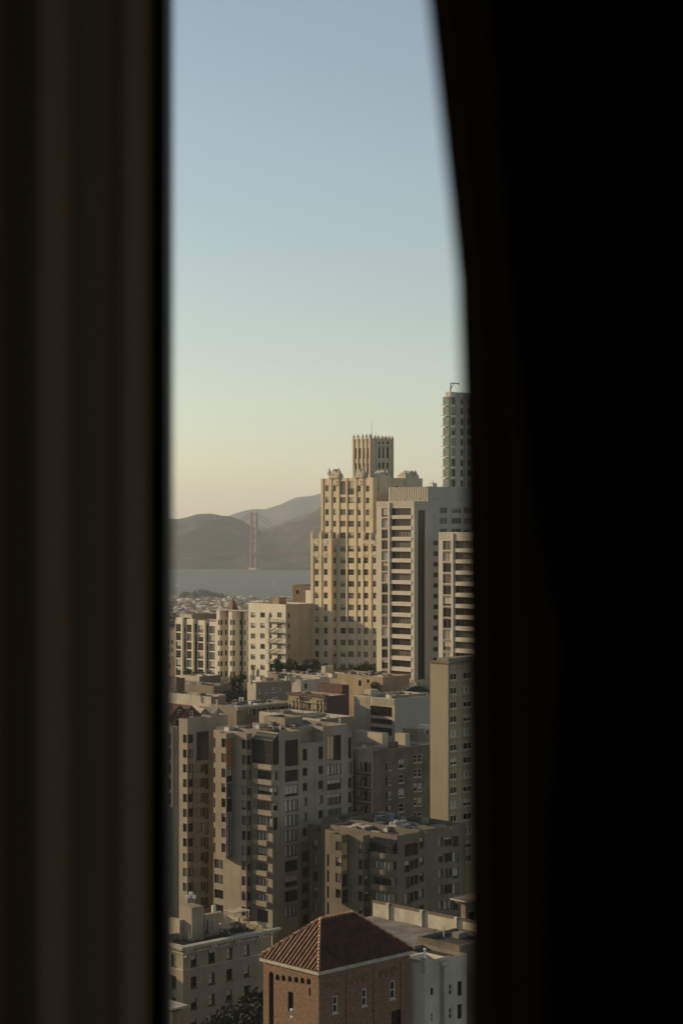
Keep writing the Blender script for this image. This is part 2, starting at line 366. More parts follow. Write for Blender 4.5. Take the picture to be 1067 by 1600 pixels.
        gl.box(xa, x1, y0 + .02, y1, zt - .1, zt, M['condo'])
        for i in range(nL + 1):
            y = y0 + (y1 - y0) * i / nL
            fr.box(x0 - .06, x0 + .02, y - .06, y + .06, z0, z1, f); fr.tube((x0 - .02, y, z1), (xa, y, zt + .03), .07, f, 4)
        for i in range(1, nR + 1):
            x = x0 + (x1 - x0) * i / nR; fr.box(x - .06, x + .06, y0 - .06, y0 + .02, z0, z1, f)
        for z in (z0, z0 + h * .45, z1 - .1):
            fr.box(x0 - .08, x0 + .02, y0 - .08, y1, z, z + .12, f); fr.box(x0 + .02, x1, y0 - .08, y0 + .02, z, z + .12, f)
        o = s.part('conservatory', fr); p = gl.build('pane', o)
        return o

# ------------------------------------------------------------------ terrain, water, hills
def sheet(name, xs, ys, fz, m, smooth=True):
    v = [(x, y, fz(x, y)) for y in ys for x in xs]; n = len(xs)
    f = [(j * n + i, j * n + i + 1, (j + 1) * n + i + 1, (j + 1) * n + i) for j in range(len(ys) - 1) for i in range(n - 1)]
    me = bpy.data.meshes.new(name); me.from_pydata(v, [], f); me.materials.append(m)
    if smooth: me.polygons.foreach_set('use_smooth', [True] * len(f))
    o = bpy.data.objects.new(name, me); C.objects.link(o); return tag(o, kind='structure')
xs = sorted(set([-9000, -6000, -4000, -2500] + list(range(-1600, 1601, 40)) + [2500, 4000, 6000, 9000]))
ys = list(range(-300, 700, 25)) + list(range(700, 4600, 60)) + [4600, 4640, 4700, 4800]
sheet('ground', xs, ys, ground_z, M['ground'])
wm = bpy.data.materials.new('bay_water'); n, l = nodes_of(wm); p = n['Principled BSDF']
p.inputs['Base Color'].default_value = (0.105, 0.115, 0.092, 1); p.inputs['Specular IOR Level'].default_value = 0.3; p.inputs['Roughness'].default_value = 0.6; p.inputs['IOR'].default_value = 1.33
tc = n.new('ShaderNodeTexCoord'); mp = n.new('ShaderNodeMapping'); mp.inputs['Scale'].default_value = (1, .35, 1)
nz = n.new('ShaderNodeTexNoise'); nz.inputs['Scale'].default_value = 0.05; nz.inputs['Detail'].default_value = 8; nz.inputs['Roughness'].default_value = .7
bp = n.new('ShaderNodeBump'); bp.inputs['Strength'].default_value = 1.0; bp.inputs['Distance'].default_value = 3.0
l.new(tc.outputs['Object'], mp.inputs[0]); l.new(mp.outputs[0], nz.inputs['Vector']); l.new(nz.outputs[0], bp.inputs['Height']); l.new(bp.outputs[0], p.inputs['Normal'])
sheet('water', [-9000, 0, 9000], [4400, 8000, 16200], lambda x, y: 0.0, wm, False)

def interp(P, x):
    if x <= P[0][0]: return P[0][1]
    for (a, za), (b, zb) in zip(P, P[1:]):
        if x <= b:
            t = (x - a) / (b - a); return za + (zb - za) * t
    return P[-1][1]
def hill_mat(name, c1, c2, sc):
    return mat(name, c1, 0.95, 0.1, sc, 0, 0, 0.1, 0, c2)
def ridge(name, prof, Dc, D0, D1, m, dx, amp, seed, step=60):
    """prof: skyline as (photo x, photo y); the crest runs near Dc, the foot at D0 and the back at D1"""
    prof = [(k_of(px) * Dc, zpix(py, Dc)) for px, py in prof]
    xs = [-5600 + i * dx for i in range(int(11200 / dx) + 1)]; ys = [D0 + i * step for i in range(int((D1 - D0) / step) + 1)]
    def fz(x, y):
        top = interp(prof, x); w = 120 * noise.noise(Vector((x * .0012, seed, 0)))
        t = (y - D0 - w * .4) / (Dc - D0) if y < Dc else (D1 - y) / (D1 - Dc)
        t = max(-.05, min(1, t)); s = math.sin(t * math.pi / 2) ** (0.9 if y < Dc else 1.0) if t > 0 else t
        q = noise.fractal(Vector((x * .0035, y * .0016, seed)), 0.9, 2.1, 5)
        g = abs(noise.noise(Vector((x * .006 + y * .002, y * .0012, seed + 5))))
        e = max(0.0, min(1, t * 4)) * (1 - t * .85)
        return max(-3.0, top * s - amp * (g + .5 * abs(q)) * e * 1.5 + (amp * .12 * noise.fractal(Vector((x * .012, y * .004, seed + 9)), .8, 2, 4) if t > 0 else 0) - 1.5)
    return sheet(name, xs, ys, fz, m)
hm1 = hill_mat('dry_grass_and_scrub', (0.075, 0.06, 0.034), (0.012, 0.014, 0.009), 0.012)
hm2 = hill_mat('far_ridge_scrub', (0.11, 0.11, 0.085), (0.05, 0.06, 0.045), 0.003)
ridge('hill', [(-1500, 790), (0, 795), (150, 800), (230, 796), (262, 805), (282, 808), (300, 803), (330, 801), (355, 804), (375, 812), (395, 824), (415, 836), (450, 850), (600, 870), (2500, 880)], 8500, 7560, 9900, hm1, 28, 62, 2.0)
ridge('hill', [(-1500, 885), (300, 884), (370, 872), (392, 846), (400, 833), (415, 827), (440, 820), (460, 812), (480, 802), (500, 790), (540, 772), (620, 760), (900, 770), (2500, 780)], 8300, 7530, 9600, hm1, 28, 65, 5.0)
ridge('hill', [(-1500, 820), (340, 826), (380, 822), (400, 822), (420, 824), (450, 812), (475, 803), (520, 790), (2500, 800)], 10200, 9200, 11500, hm1, 45, 35, 8.0, 90)
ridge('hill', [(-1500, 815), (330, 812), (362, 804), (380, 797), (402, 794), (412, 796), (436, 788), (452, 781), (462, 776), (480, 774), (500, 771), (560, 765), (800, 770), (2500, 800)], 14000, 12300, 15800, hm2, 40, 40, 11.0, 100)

# ------------------------------------------------------------------ bridge
def make_bridge():
    D = 7519.0; ang = R(41)
    d = Vector((math.sin(ang), math.cos(ang)))          # along the deck, away to the right (north)
    P = Vector((k_of(397) * D, D)); side = Vector((d.y, -d.x))
    rt = tag(empty('suspension_bridge', (P.x, P.y, 0), math.atan2(d.y, d.x)), 'red suspension bridge across the strait below the hills', 'bridge')
    m = M['intorange']
    for tx in (0, -1280):
        t = MB()
        t.box(tx - 12, tx + 12, -22, 22, -3, 7, M['towergrey'])
        to = t.build('tower', rt)
        for z in (20, 72, 112, 150, 187, 220): t = MB(); t.box(tx - 3, tx + 3, -10, 10, z - 3.0, z + 4, m); t.build('strut', to)
        for s in (-1, 1):
            lg = MB()
            for (w, z0, z1) in ((6.5, 7, 70), (5.8, 70, 112), (5.1, 112, 150), (4.5, 150, 190), (3.9, 190, 227)): lg.box(tx - w, tx + w, s * 13.7 - w * .62, s * 13.7 + w * .62, z0, z1, m)
            lg.build('leg', to)
    k = MB(); k.box(-1640, 760, -13.5, 13.5, 64, 66.5, m); k.box(-1640, 760, -13.5, -12.5, 58, 64, m); k.box(-1640, 760, 12.5, 13.5, 58, 64, m)
    k.build('deck', rt)
    ro = MB()
    for s in (-1, 1):
        c = MB(); pts = []
        for i in range(-33, 1):
            u = i / 33 * 1280; q = (u + 640) / 640; pts.append((u, s * 13.7, 76 + 148 * q * q))
        for u in (60, 130, 200, 270, 345): q = u / 345; pts.append((u, s * 13.7, 224 - 150 * q + 12 * (q - 1) * q * 2))
        for a, b in zip(pts, pts[1:]): c.tube(a, b, 1.0, m, 5)
        c.build('main_cable', rt)
        for a in pts[1:-1]: ro.tube((a[0], a[1], 66), a, .18, m, 3)
    tag(ro.build('suspender_rope', rt), kind='stuff')
    for u in (360, 470, 600):
        pr = MB(); pr.box(u - 6, u + 6, -11, 11, -2, 57.9, M['towergrey']); pr.build('pier', rt)
make_bridge()

def sailboat(px, py, label, s=1.0):
    D = H * F / (py - CY); rt = tag(empty('sailboat', (k_of(px) * D, D, 0)), label, 'boat')
    h = MB(); h.v = []
    h.face([(-5*s, 0, 1.2*s), (0, -1.6*s, 1.2*s), (5*s, -1.2*s, 1.2*s), (5*s, 1.2*s, 1.2*s), (0, 1.6*s, 1.2*s)], M['white2'])
    h.face([(-4*s, 0, -.3), (0, -1*s, -.3), (0, -1.6*s, 1.2*s), (-5*s, 0, 1.2*s)], M['white2']); h.face([(0, -1*s, -.3), (4.5*s, -.8*s, -.3), (5*s, -1.2*s, 1.2*s), (0, -1.6*s, 1.2*s)], M['white2'])
    h.face([(0, 1*s, -.3), (-4*s, 0, -.3), (-5*s, 0, 1.2*s), (0, 1.6*s, 1.2*s)], M['white2']); h.face([(4.5*s, .8*s, -.3), (0, 1*s, -.3), (0, 1.6*s, 1.2*s), (5*s, 1.2*s, 1.2*s)], M['white2'])
    h.build('hull', rt)
    q = MB(); q.tube((0, 0, 1.2*s), (0, 0, 14*s), .15*s, M['white2'], 5); q.build('mast', rt)
    for a, w in ((1, 4.6), (-1, -3.6)):
        f = MB(); f.face([(.1*a, 0, 2*s), (w*s, .3, 2*s), (.1*a, .1, 13*s)], M['white2']); f.face([(.1*a, .12, 2*s), (.1*a, .22, 13*s), (w*s, .42, 2*s)], M['white2']); f.build('sail', rt)
sailboat(427, 914, 'small white sailboat alone in the middle of the bay water', 1.1)
sailboat(277, 917, 'small white sailboat near the shore above the umbrella pines', 1.1)
for (xa, xb, py, lab) in ((255, 283, 932, 'low pale breakwater wall left of the umbrella pines'), (376, 486, 938.6, 'long thin pale sea wall along the shore behind the spire')):
    D = (H - 3) * F / (py - CY)
    b = MB(); b.box(k_of(xa) * D, k_of(xb) * D, D - 3, D + 3, -1, 3.2, M['stonew']); b.box(k_of(xa) * D, k_of(xb) * D, D - 3.3, D - 2.3, 3.2, 4.2, M['white2'])
    tag(b.build('sea_wall'), lab, 'sea wall')

# ------------------------------------------------------------------ trees
def crown_mb(cx, cy, cz, rx, rz, n, leaf, m, seed, flat=False):
    r = random.Random(seed); mb = MB(); cl = []
    for i in range(max(5, int(n / 60))):
        a = r.uniform(0, 2 * math.pi); e = r.uniform(-.5, 1); q = r.uniform(.45, .95)
        cl.append((cx + rx * q * math.cos(a) * math.cos(e), cy + rx * q * math.sin(a) * math.cos(e), cz + rz * q * math.sin(e), r.uniform(.25, .45)))
    for i in range(n):
        c = r.choice(cl); v = Vector((r.gauss(0, 1), r.gauss(0, 1), r.gauss(0, 1))).normalized() * (r.random() ** .4)
        p = Vector((c[0] + v.x * rx * c[3], c[1] + v.y * rx * c[3], c[2] + v.z * rz * c[3] * (.6 if flat else 1)))
        u = Vector((r.gauss(0, 1), r.gauss(0, 1), r.gauss(0, 1))).normalized(); w = u.orthogonal().normalized(); t = u.cross(w); s_ = leaf * r.uniform(.6, 1.3)
        mb.face([p - w * s_, p + t * s_ * .6, p + w * s_, p - t * s_ * .6], m)
    return mb, cl
def tree(x, y, z, h, rx, label, m='leafd', seed=1, n=700, leaf=.35, group=None, flat=False, name='tree', cf=.62, trunk=True):
    rt = tag(empty(name, (x, y, z)), label, 'tree', group)
    mb, cl = crown_mb(0, 0, h * (.78 if flat else cf), rx, h * (.22 if flat else 1 - cf + .02), n, leaf, M[m], seed, flat)
    mb.build('crown', rt)
    t = MB(); tr = max(.12, h * .022); t.tube((0, 0, -.5), (0.1, 0, h * .45), tr, M['bark'], 6, tr * .7)
    for c in cl[:6]: t.tube((0.1, 0, h * .42), (c[0], c[1], c[2]), tr * .5, M['bark'], 4, tr * .15)
    t.build('trunk', rt)
    return rt
rr = random.Random(3)
# shore pines
pines = [(286, 4400, 22, 9), (293, 4460, 23, 10), (301, 4380, 24, 11), (309, 4450, 27, 12), (316, 4400, 28, 13), (324, 4470, 26, 12), (331, 4420, 24, 11), (338, 4480, 23, 10), (345, 4440, 19, 9), (353, 4460, 13, 7), (362, 4470, 11, 6)]
for i, (px, D, h, r_) in enumerate(pines):
    x = k_of(px) * D
    tree(x, D, ground_z(x, D), h, r_, ['leftmost', 'second from left', 'third from left', 'fourth from left', 'fifth from left', 'middle', 'fifth from right', 'fourth from right', 'third from right', 'second from right', 'rightmost and smallest'][i] + ' dark umbrella pine of the clump on the bay shore', 'leafd', 50 + i, 520, 1.5, 'pines on the bay shore', False, 'pine_tree', .58)

# ------------------------------------------------------------------ far city
def house_mb(w, d, h, gable, mw, mr, seed):
    b = MB(); b.box(0, w, 0, d, -6, h, M[mw])
    if gable:
        t = h + w * .35
        b.face([(-.3, -.3, h), (w / 2, -.3, t), (w / 2, d + .3, t), (-.3, d + .3, h)][::-1], M[mr]); b.face([(w + .3, -.3, h), (w / 2, -.3, t), (w / 2, d + .3, t), (w + .3, d + .3, h)], M[mr])
        b.face([(0, 0, h), (w, 0, h), (w / 2, 0, t)], M[mw]); b.face([(w, d, h), (0, d, h), (w / 2, d, t)], M[mw])
    else: b.box(.4, w - .4, .4, d - .4, h, h + .05, M[mr])
    n = max(1, int(w / 3))
    for i in range(n):
        for z in range(1, int(h / 3.0) + 1):
            b.box((i + .3) * w / n, (i + .75) * w / n, -.06, .02, z * 3 - 1.8, z * 3 - .3, M['g1'])
    for i in range(max(1, int(d / 3.5))):
        for z in range(1, int(h / 3.0) + 1): b.box(-.06, .02, (i + .3) * 3.4, (i + .7) * 3.4, z * 3 - 1.8, z * 3 - .3, M['g1'])
    return b
protos = []
for i in range(14):
    g = i % 3 == 0
    protos.append(house_mb(rr.uniform(6, 12), rr.uniform(7, 15), rr.choice([5, 6.5, 8, 10]), g, ['white2', 'cream', 'greyb', 'white', 'tan', 'white2', 'brown'][i % 7], ['rooflight', 'roof', 'greyb', 'stonew'][i % 4], i))
pm = [p_.mesh('house') for p_ in protos]
cnt = 0; spots = []
mass = MB()
def far_house(x, y, indiv):
    i = rr.randrange(14); z = ground_z(x, y)
    if indiv:
        o = bpy.data.objects.new('house', pm[i]); C.objects.link(o); o.location = (x, y, z); o.rotation_euler = (0, 0, R(44) + rr.uniform(-.03, .03) + rr.choice([0, math.pi / 2, 0]))
        tag(o, 'tiny pale house in the far city below the bay', 'house', 'far houses between the white apartments and the bay')
    else: merge(mass, protos[i], Matrix.Translation((x, y, z)) @ Matrix.Rotation(R(44), 4, 'Z'))
for t in range(6000):
    y = 1 / rr.uniform(1 / 4530.0, 1 / 2500.0); x = k_of(rr.uniform(256, 392)) * y
    if cnt < 295 and all((x - a) ** 2 + (y - b) ** 2 > 13 ** 2 for a, b in spots): spots.append((x, y)); cnt += 1
for x, y in spots: far_house(x, y, True)
for i in range(1500):
    y = rr.uniform(700, 4450); side = rr.random()
    x = rr.uniform(-.42, .42) * y
    if -.092 < x / y < .07 and y < 720: continue
    far_house(x, y, False)
for i in range(900):
    y = rr.uniform(2700, 4560); far_house(k_of(rr.uniform(250, 500)) * y, y, False)
tag(mass.build('distant_houses'), 'mass of small houses spreading down to the bay shore', 'houses', None, 'stuff')
tm = MB()
for i in range(250):
    y = rr.uniform(1500, 4450); x = rr.uniform(-.13, .02) * y; s_ = rr.uniform(3, 6)
    if i > 170: y = rr.uniform(2350, 2900); x = rr.uniform(-.096, -.082) * y; s_ = rr.uniform(5, 9)
    z = ground_z(x, y)
    for j in range(26):
        v = Vector((rr.gauss(0, 1), rr.gauss(0, 1), rr.gauss(0, .8))).normalized() * s_ * rr.random() ** .5; p_ = Vector((x, y, z + s_ * .9)) + v
        u = Vector((rr.gauss(0, 1), rr.gauss(0, 1), rr.gauss(0, 1))).normalized(); w = u.orthogonal().normalized(); t = u.cross(w)
        tm.face([p_ - w * 1.4, p_ + t * 1.2, p_ + w * 1.4, p_ - t * 1.2], M['leafd'])
tag(tm.build('distant_treetops'), 'scattered dark treetops between the far houses', 'trees', None, 'stuff')

# ------------------------------------------------------------------ buildings
def finial(mb, x, y, z, h, m, r=.35):
    mb.box(x - r, x + r, y - r, y + r, z - .2, z + h * .35, m)
    i = [(x - r, y - r, z + h * .35), (x + r, y - r, z + h * .35), (x + r, y + r, z + h * .35), (x - r, y + r, z + h * .35)]
    for k in range(4): mb.face([i[k], i[(k + 1) % 4], (x, y, z + h)], m)

# --- brick bell tower with a tiled hip roof
def brick_tower():
    b = Bld('brick_tower', 'red brick tower with a hipped clay tile roof at the bottom of the view', 497.5, 235, 'tower')
    X1, Y1 = b.X(640), b.Y(411.5); zt = b.Z(1519.5)
    Lw = [(450, 458.3, 1550, 1581, 1, 0, 'plain'), (482.5, 485.4, 1543.5, 1556, 1, 0, 'plain')]
    Rw = [(519.8, 528, 1556, 1583, 1, 0, 'sashw'), (565, 573.3, 1545, 1572, 1, 0, 'sashw'), (609.5, 617.5, 1532, 1561, 1, 0, 'sashw'), (611.5, 627.5, 1578.5, 1602, 1, 0, 'plain')]
    m = 'brick'
    # shallow arched openings, built as holes with brick spandrels
    arches = [(430.6, 437), (440.2, 446), (449.8, 455.9), (459.6, 466), (469.5, 475.7), (479, 485.5)]
    ah = [(c, d, 1519.6 + (c - 411) * .136, 1519.6 + 9.6 + (c - 411) * .136, 1, 0, 'plain') for c, d in arches]
    slot = (420.3, 427.7, 1518.5, 1612, 1, 0, 'plain')
    b.block(0, X1, 0, Y1, 0, zt, m, L=Lw + ah + [slot], Rr=Rw, par=0)
    for (u0, u1, z0, z1, st) in b.rects('L', 0, ah + [slot]):
        r = (u1 - u0) / 2; c = (u0 + u1) / 2; n = 6
        for sgn in (-1, 1):
            for k in range(n):
                t0, t1 = math.pi / 2 * k / n, math.pi / 2 * (k + 1) / n
                p0 = (c + sgn * r * math.sin(t0), z1 - r + r * math.cos(t0)); p1 = (c + sgn * r * math.sin(t1), z1 - r + r * math.cos(t1))
                q = [(-.004, p0[0], p0[1]), (-.004, p1[0], p1[1]), (-.004, p1[0], z1 + .01), (-.004, p0[0], z1 + .01)]
                b.wall.face(q if sgn > 0 else q[::-1], M[m])
    # blind arches and pilaster strips on the shaded face
    tr = MB()
    for px in (497.9, 541, 584, 626.5):
        x = b.X(px); tr.box(x - .1, x + .55, -.14, -.002, 0, zt - .9, M[m])
    for c0 in (507, 554, 598):
        for j in range(3):
            x = b.X(c0 + j * 9); r = .45; z = zt - 2.0; n = 8
            for k in range(n):
                t0, t1 = math.pi * k / n, math.pi * (k + 1) / n
                tr.tube((x + r * math.cos(t0), -.06, z + r * math.sin(t0)), (x + r * math.cos(t1), -.06, z + r * math.sin(t1)), .13, M[m], 4)
            tr.box(x - r - .1, x - r + .1, -.12, -.003, z - .5, z, M[m])
    b.part('brick_relief', tr)
    # cornice and roof
    co = MB(); o = .35
    co.box(-o, X1 + o, -o, 0, zt - .28, zt + .22, M['stonew']); co.box(-o, 0, 0, Y1 + o, zt - .28, zt + .22, M['stonew']); co.box(X1, X1 + o, 0, Y1 + o, zt - .28, zt + .22, M['stonew']); co.box(0, X1, Y1, Y1 + o, zt - .28, zt + .22, M['stonew'])
    b.part('cornice', co)
    ro = MB(); e = .5; z0 = zt + .23; hx = Y1 / 2; zr = b.Z(1436, hx, hx)
    A, B_, Cc, D_ = (-e, -e, z0), (X1 + e, -e, z0), (X1 + e, Y1 + e, z0), (-e, Y1 + e, z0); r1, r2 = (hx, hx, zr), (X1 - hx, hx, zr)
    t = M['tile']
    ro.face([A, B_, r2, r1], t); ro.face([B_, Cc, r2], t); ro.face([Cc, D_, r1, r2], t); ro.face([D_, A, r1], t); ro.face([A, D_, Cc, B_], t)
    rf = ro.build('roof', b.root)
    ri = MB(); n = 17; sp = (Y1 + 2 * e) / n; up = Vector((hx + e, 0, zr - z0))
    for i in range(n + 1):                                  # ribs of the sunlit slope
        y = -e + i * sp; f = min(i, n - i) / (n / 2); f = min(1, f)
        if f < .04: continue
        ri.tube((-e - .02, y, z0 + .08), (-e + up.x * f, y, z0 + .08 + up.z * f), .07 + .02 * math.sin(i * 2.7), M['tilerib'], 5)
    sp = .62; n = int((X1 + 2 * e) / sp); half = (X1 + 2 * e)
    for i in range(n + 1):
        x = -e + i * sp; d = min(x + e, X1 + e - x); f = min(1, d / (hx + e))
        if f < .04: continue
        ri.tube((x, -e - .02, z0 + .05), (x, -e + (hx + e) * f, z0 + .05 + (zr - z0) * f), .12, M['tile'], 5)
        ri.tube((x, Y1 + e, z0 + .05), (x, Y1 + e - (hx + e) * f, z0 + .05 + (zr - z0) * f), .12, M['tile'], 4)
    ri.build('roof_tiles', rf)
    hp = MB()
    def cap(p, q, n_):
        for k in range(n_):
            a = Vector(p).lerp(Vector(q), k / n_); c = Vector(p).lerp(Vector(q), (k + .9) / n_); hp.tube(a + Vector((0, 0, .12)), c + Vector((0, 0, .06)), .2, M['tilerib'], 6, .16)
    cap(A, r1, 16); cap(B_, r2, 16); cap(D_, r1, 14); cap(r1, r2, 14)
    hp.build('ridge_cap', rf)
    b.done()
    # slim white mast standing in front of the lit wall
    D = 228.0; mx = k_of(456) * D; rt = tag(empty('antenna_mast', (mx, D, zpix(1640, D))), 'thin white mast with a small lamp head in front of the brick tower', 'antenna')
    q = MB(); h = zpix(1580, D) - zpix(1640, D); q.tube((0, 0, 0), (0, 0, h), .07, M['metal']); q.build('pole', rt)
    q = MB(); q.ball((0, 0, h + .15), .22, M['white2']); q.tube((0, 0, h - .9), (.25, 0, h - .6), .05, M['white2']); q.ball((0, 0, h - .7), .17, M['white2']); q.build('head', rt)
brick_tower()

# --- ornate apartment house, lower left
def ornate():
    b = Bld('apartment_building', 'old ivory apartment house with a bracketed cornice left of the brick tower', 286.5, 295)
    X1, Y1 = b.X(424), b.Y(236); zt = b.Z(1478)
    cols = [(298.5, 307.8), (326, 336.2), (354, 363), (381.5, 390)]; R_ = []
    for i, (p, q) in enumerate(cols):
        off = -(p - 298.5) * .197; R_.append((p, q, 1492.5 + off, 1510 + off, 4, 33.4 - i * .5, 'sash'))
    L_ = [(267.4, 275.3, 1490.5, 1510, 4, 34, 'sash'), (247, 254.5, 1485, 1504, 4, 34, 'sash')]
    b.block(0, X1, 0, Y1, 0, zt, 'ornate', L=L_, Rr=R_, par=1.0, roof='roof')
    co = MB(); s = M['stonew']
    zc = b.Z(1490)
    def band(o, za, zb_):
        co.box(-o, X1 + o, -o, -.003, za, zb_, s); co.box(-o, -.003, 0, Y1, za, zb_, s)
    band(1.15, zc + 1.0, zc + 1.25); band(.9, zc + .7, zc + .99); band(.3, zc - .05, zc + .25)
    co.box(-.12, X1, -.12, -.004, b.Z(1517), b.Z(1515.2), s); co.box(-.12, -.004, 0, Y1, b.Z(1517), b.Z(1515.2), s)
    n = int(X1 / .62)
    for i in range(n):
        x = .1 + i * .62
        co.box(x, x + .28, -.6, -.01, zc + .36, zc + .69, s)
        if i % 8 < 2: co.box(x - .04, x + .4, -.85, -.61, zc + .2, zc + .69, s); co.box(x, x + .34, -.5, -.01, zc - .6, zc - .06, s)
    for i in range(int(Y1 / .62)): y = .1 + i * .62; co.box(-.6, -.01, y, y + .28, zc + .36, zc + .69, s)
    b.part('cornice', co)
    # roof parapet at the back and the roof structures
    zr = zt - 1.0
    pw = MB(); pw.box(b.X(345, 9), X1 + .2, 12.5, 12.9, zr, zr + 1.9, M['stonew']); pw.box(X1 - .1, X1 + .25, 1.5, 12.49, zr, zr + 1.5, M['stonew'])
    for x in [b.X(345, 9) + i * 3.6 for i in range(5) if b.X(345, 9) + i * 3.6 < X1 - 1]: pw.box(x, x + .3, 12.2, 12.49, zr, zr + 1.95, M['stonew'])
    b.part('back_parapet', pw)
    def blk(px, D, pl, pr, ytop, m, nm, Lw=(), Rw=(), par=.0):
        x, y = b.loc(px, D); x1 = b.X(pr, y); y1 = b.Y(pl, x); w0, r0 = b.wall, b.roof; b.wall, b.roof = MB(), MB()
        b.block(x, x1, y, y1, zr, b.Z(ytop, x, y), m, L=Lw, Rr=Rw, par=par); o = b.part(nm, b.wall); ro = b.roof.build('lid', o); b.wall, b.roof = w0, r0; return o
    blk(300, 303, 281, 318.5, 1418.5, 'ornate', 'stair_bulkhead')
    blk(281, 304, 262, 287, 1438, 'cream', 'roof_shed')
    blk(320, 305.5, 315, 343, 1430, 'ornate', 'roof_cabin', Rw=[(322, 326, 1438, 1457, 1, 0, 'sash'), (329, 333, 1437, 1456, 1, 0, 'sashw')])
    blk(333, 309, 330.5, 338, 1415, 'white', 'chimney')
    b.done()
    def at(px, D):
        yy = D - 290 if D < 300 else D - 296; w = b.P + b.b * b.X(px, yy) + b.a * yy; return (w.x, w.y, zr + b.zb)
    for i, px in enumerate((294, 299, 303.5)):
        p = at(px, 304); p = (k_of(px) * 305.5, 305.5, zpix(1418.5, 303)); rt = tag(empty('satellite_dish', p), ['leftmost', 'middle', 'rightmost'][i] + ' of three small dishes on the stair bulkhead roof', 'satellite dish', 'dishes on the stair bulkhead')
        q = MB(); q.tube((0, 0, 0), (0, 0, 1.1 + .5 * (i == 1)), .05, M['metal']); q.build('pole', rt)
        q = MB(); q.ball((0, 0, 1.25 + .5 * (i == 1)), .36, M['white2'], 10, (1, .35, 1)); q.build('dish', rt)
    for i, px in enumerate((347, 352, 390)):
        p = at(px, 293 + (px > 380) * 1); rt = tag(empty('patio_umbrella', p), ['closed patio umbrella beside the roof cabin', 'tan patio umbrella open over a roof deck table', 'rust coloured patio umbrella near the right end of the roof deck'][i], 'umbrella')
        q = MB(); q.tube((0, 0, 0), (0, 0, 2.3), .04, M['wood']); q.build('pole', rt)
        q = MB(); rr_ = .25 if i == 0 else 1.3
        for k in range(8):
            a0, a1 = k * math.pi / 4, (k + 1) * math.pi / 4; q.face([(rr_ * math.cos(a0), rr_ * math.sin(a0), 1.9 if i else 1.2), (rr_ * math.cos(a1), rr_ * math.sin(a1), 1.9 if i else 1.2), (0, 0, 2.45)], M['tan' if i < 2 else 'red'])
        q.build('canopy', rt)
    for i, (px, dd) in enumerate([(345, 1), (350, 4), (358, 1.5), (368, 2), (385, 2), (396, 1), (305, 1), (312, 1.4)]):
        p = at(px, 290 + dd); rt = tag(empty('planter', p), ['potted shrub by the roof cabin door', 'round potted shrub left of the patio table', 'potted shrub right of the patio table', 'tall potted shrub on the roof deck railing', 'potted shrub under the rust umbrella', 'potted shrub at the far right end of the roof deck', 'potted shrub in front of the stair bulkhead', 'yellowish potted shrub in front of the stair bulkhead corner'][i], 'plant')
        q = MB(); q.tube((0, 0, 0), (0, 0, .5), .3, M['red' if i % 2 else 'stonew'], 8, .36); q.build('pot', rt)
        q, _ = crown_mb(0, 0, .95, .5, .5, 90, .12, M['leaf'], 400 + i); q.build('foliage', rt)
    rl = MB(); a = b.loc(362, 298); 
    for k in range(9): rl.tube((0, k * -.0 , 0), (0, 0, 0.01), .01, M['black'])
    rt = tag(empty('pergola', at(366, 304), R(44)), 'pale roof deck pergola frame on the ivory house', 'pergola')
    q = MB()
    for (x, y) in ((0, 0), (3.2, 0), (0, 2.2), (3.2, 2.2)): q.box(x - .07, x + .07, y - .07, y + .07, 0, 2.3, M['stonew'])
    q.build('post', rt); q = MB(); q.box(-.2, 3.4, -.07, .07, 2.301, 2.45, M['stonew']); q.box(-.2, 3.4, 2.13, 2.27, 2.301, 2.45, M['stonew'])
    for k in range(6): q.box(.1 + k * .6, .16 + k * .6, -.3, 2.5, 2.452, 2.55, M['stonew'])
    q.build('beam', rt)
ornate()

# --- pale slab at the far left edge
def left_slab():
    b = Bld('apartment_building', 'tall plain beige block cut off by the left curtain', 270.5, 372)
    zt = b.Z(1136); Y1 = b.Y(225)
    L_ = [(262 - 14 * k, 267.5 - 14 * k, 1146, 1164, 5, 23.2, 'dark') for k in range(3)]
    b.block(0, b.X(278.5), 0, Y1, 0, zt, 'condo', L=L_, par=.6)
    b.block(-1.1, -.003, .6, Y1 - 1, 0, b.Z(1261), 'slab', par=0)
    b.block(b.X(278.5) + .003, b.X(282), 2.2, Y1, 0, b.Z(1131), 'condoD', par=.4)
    b.done()
left_slab()

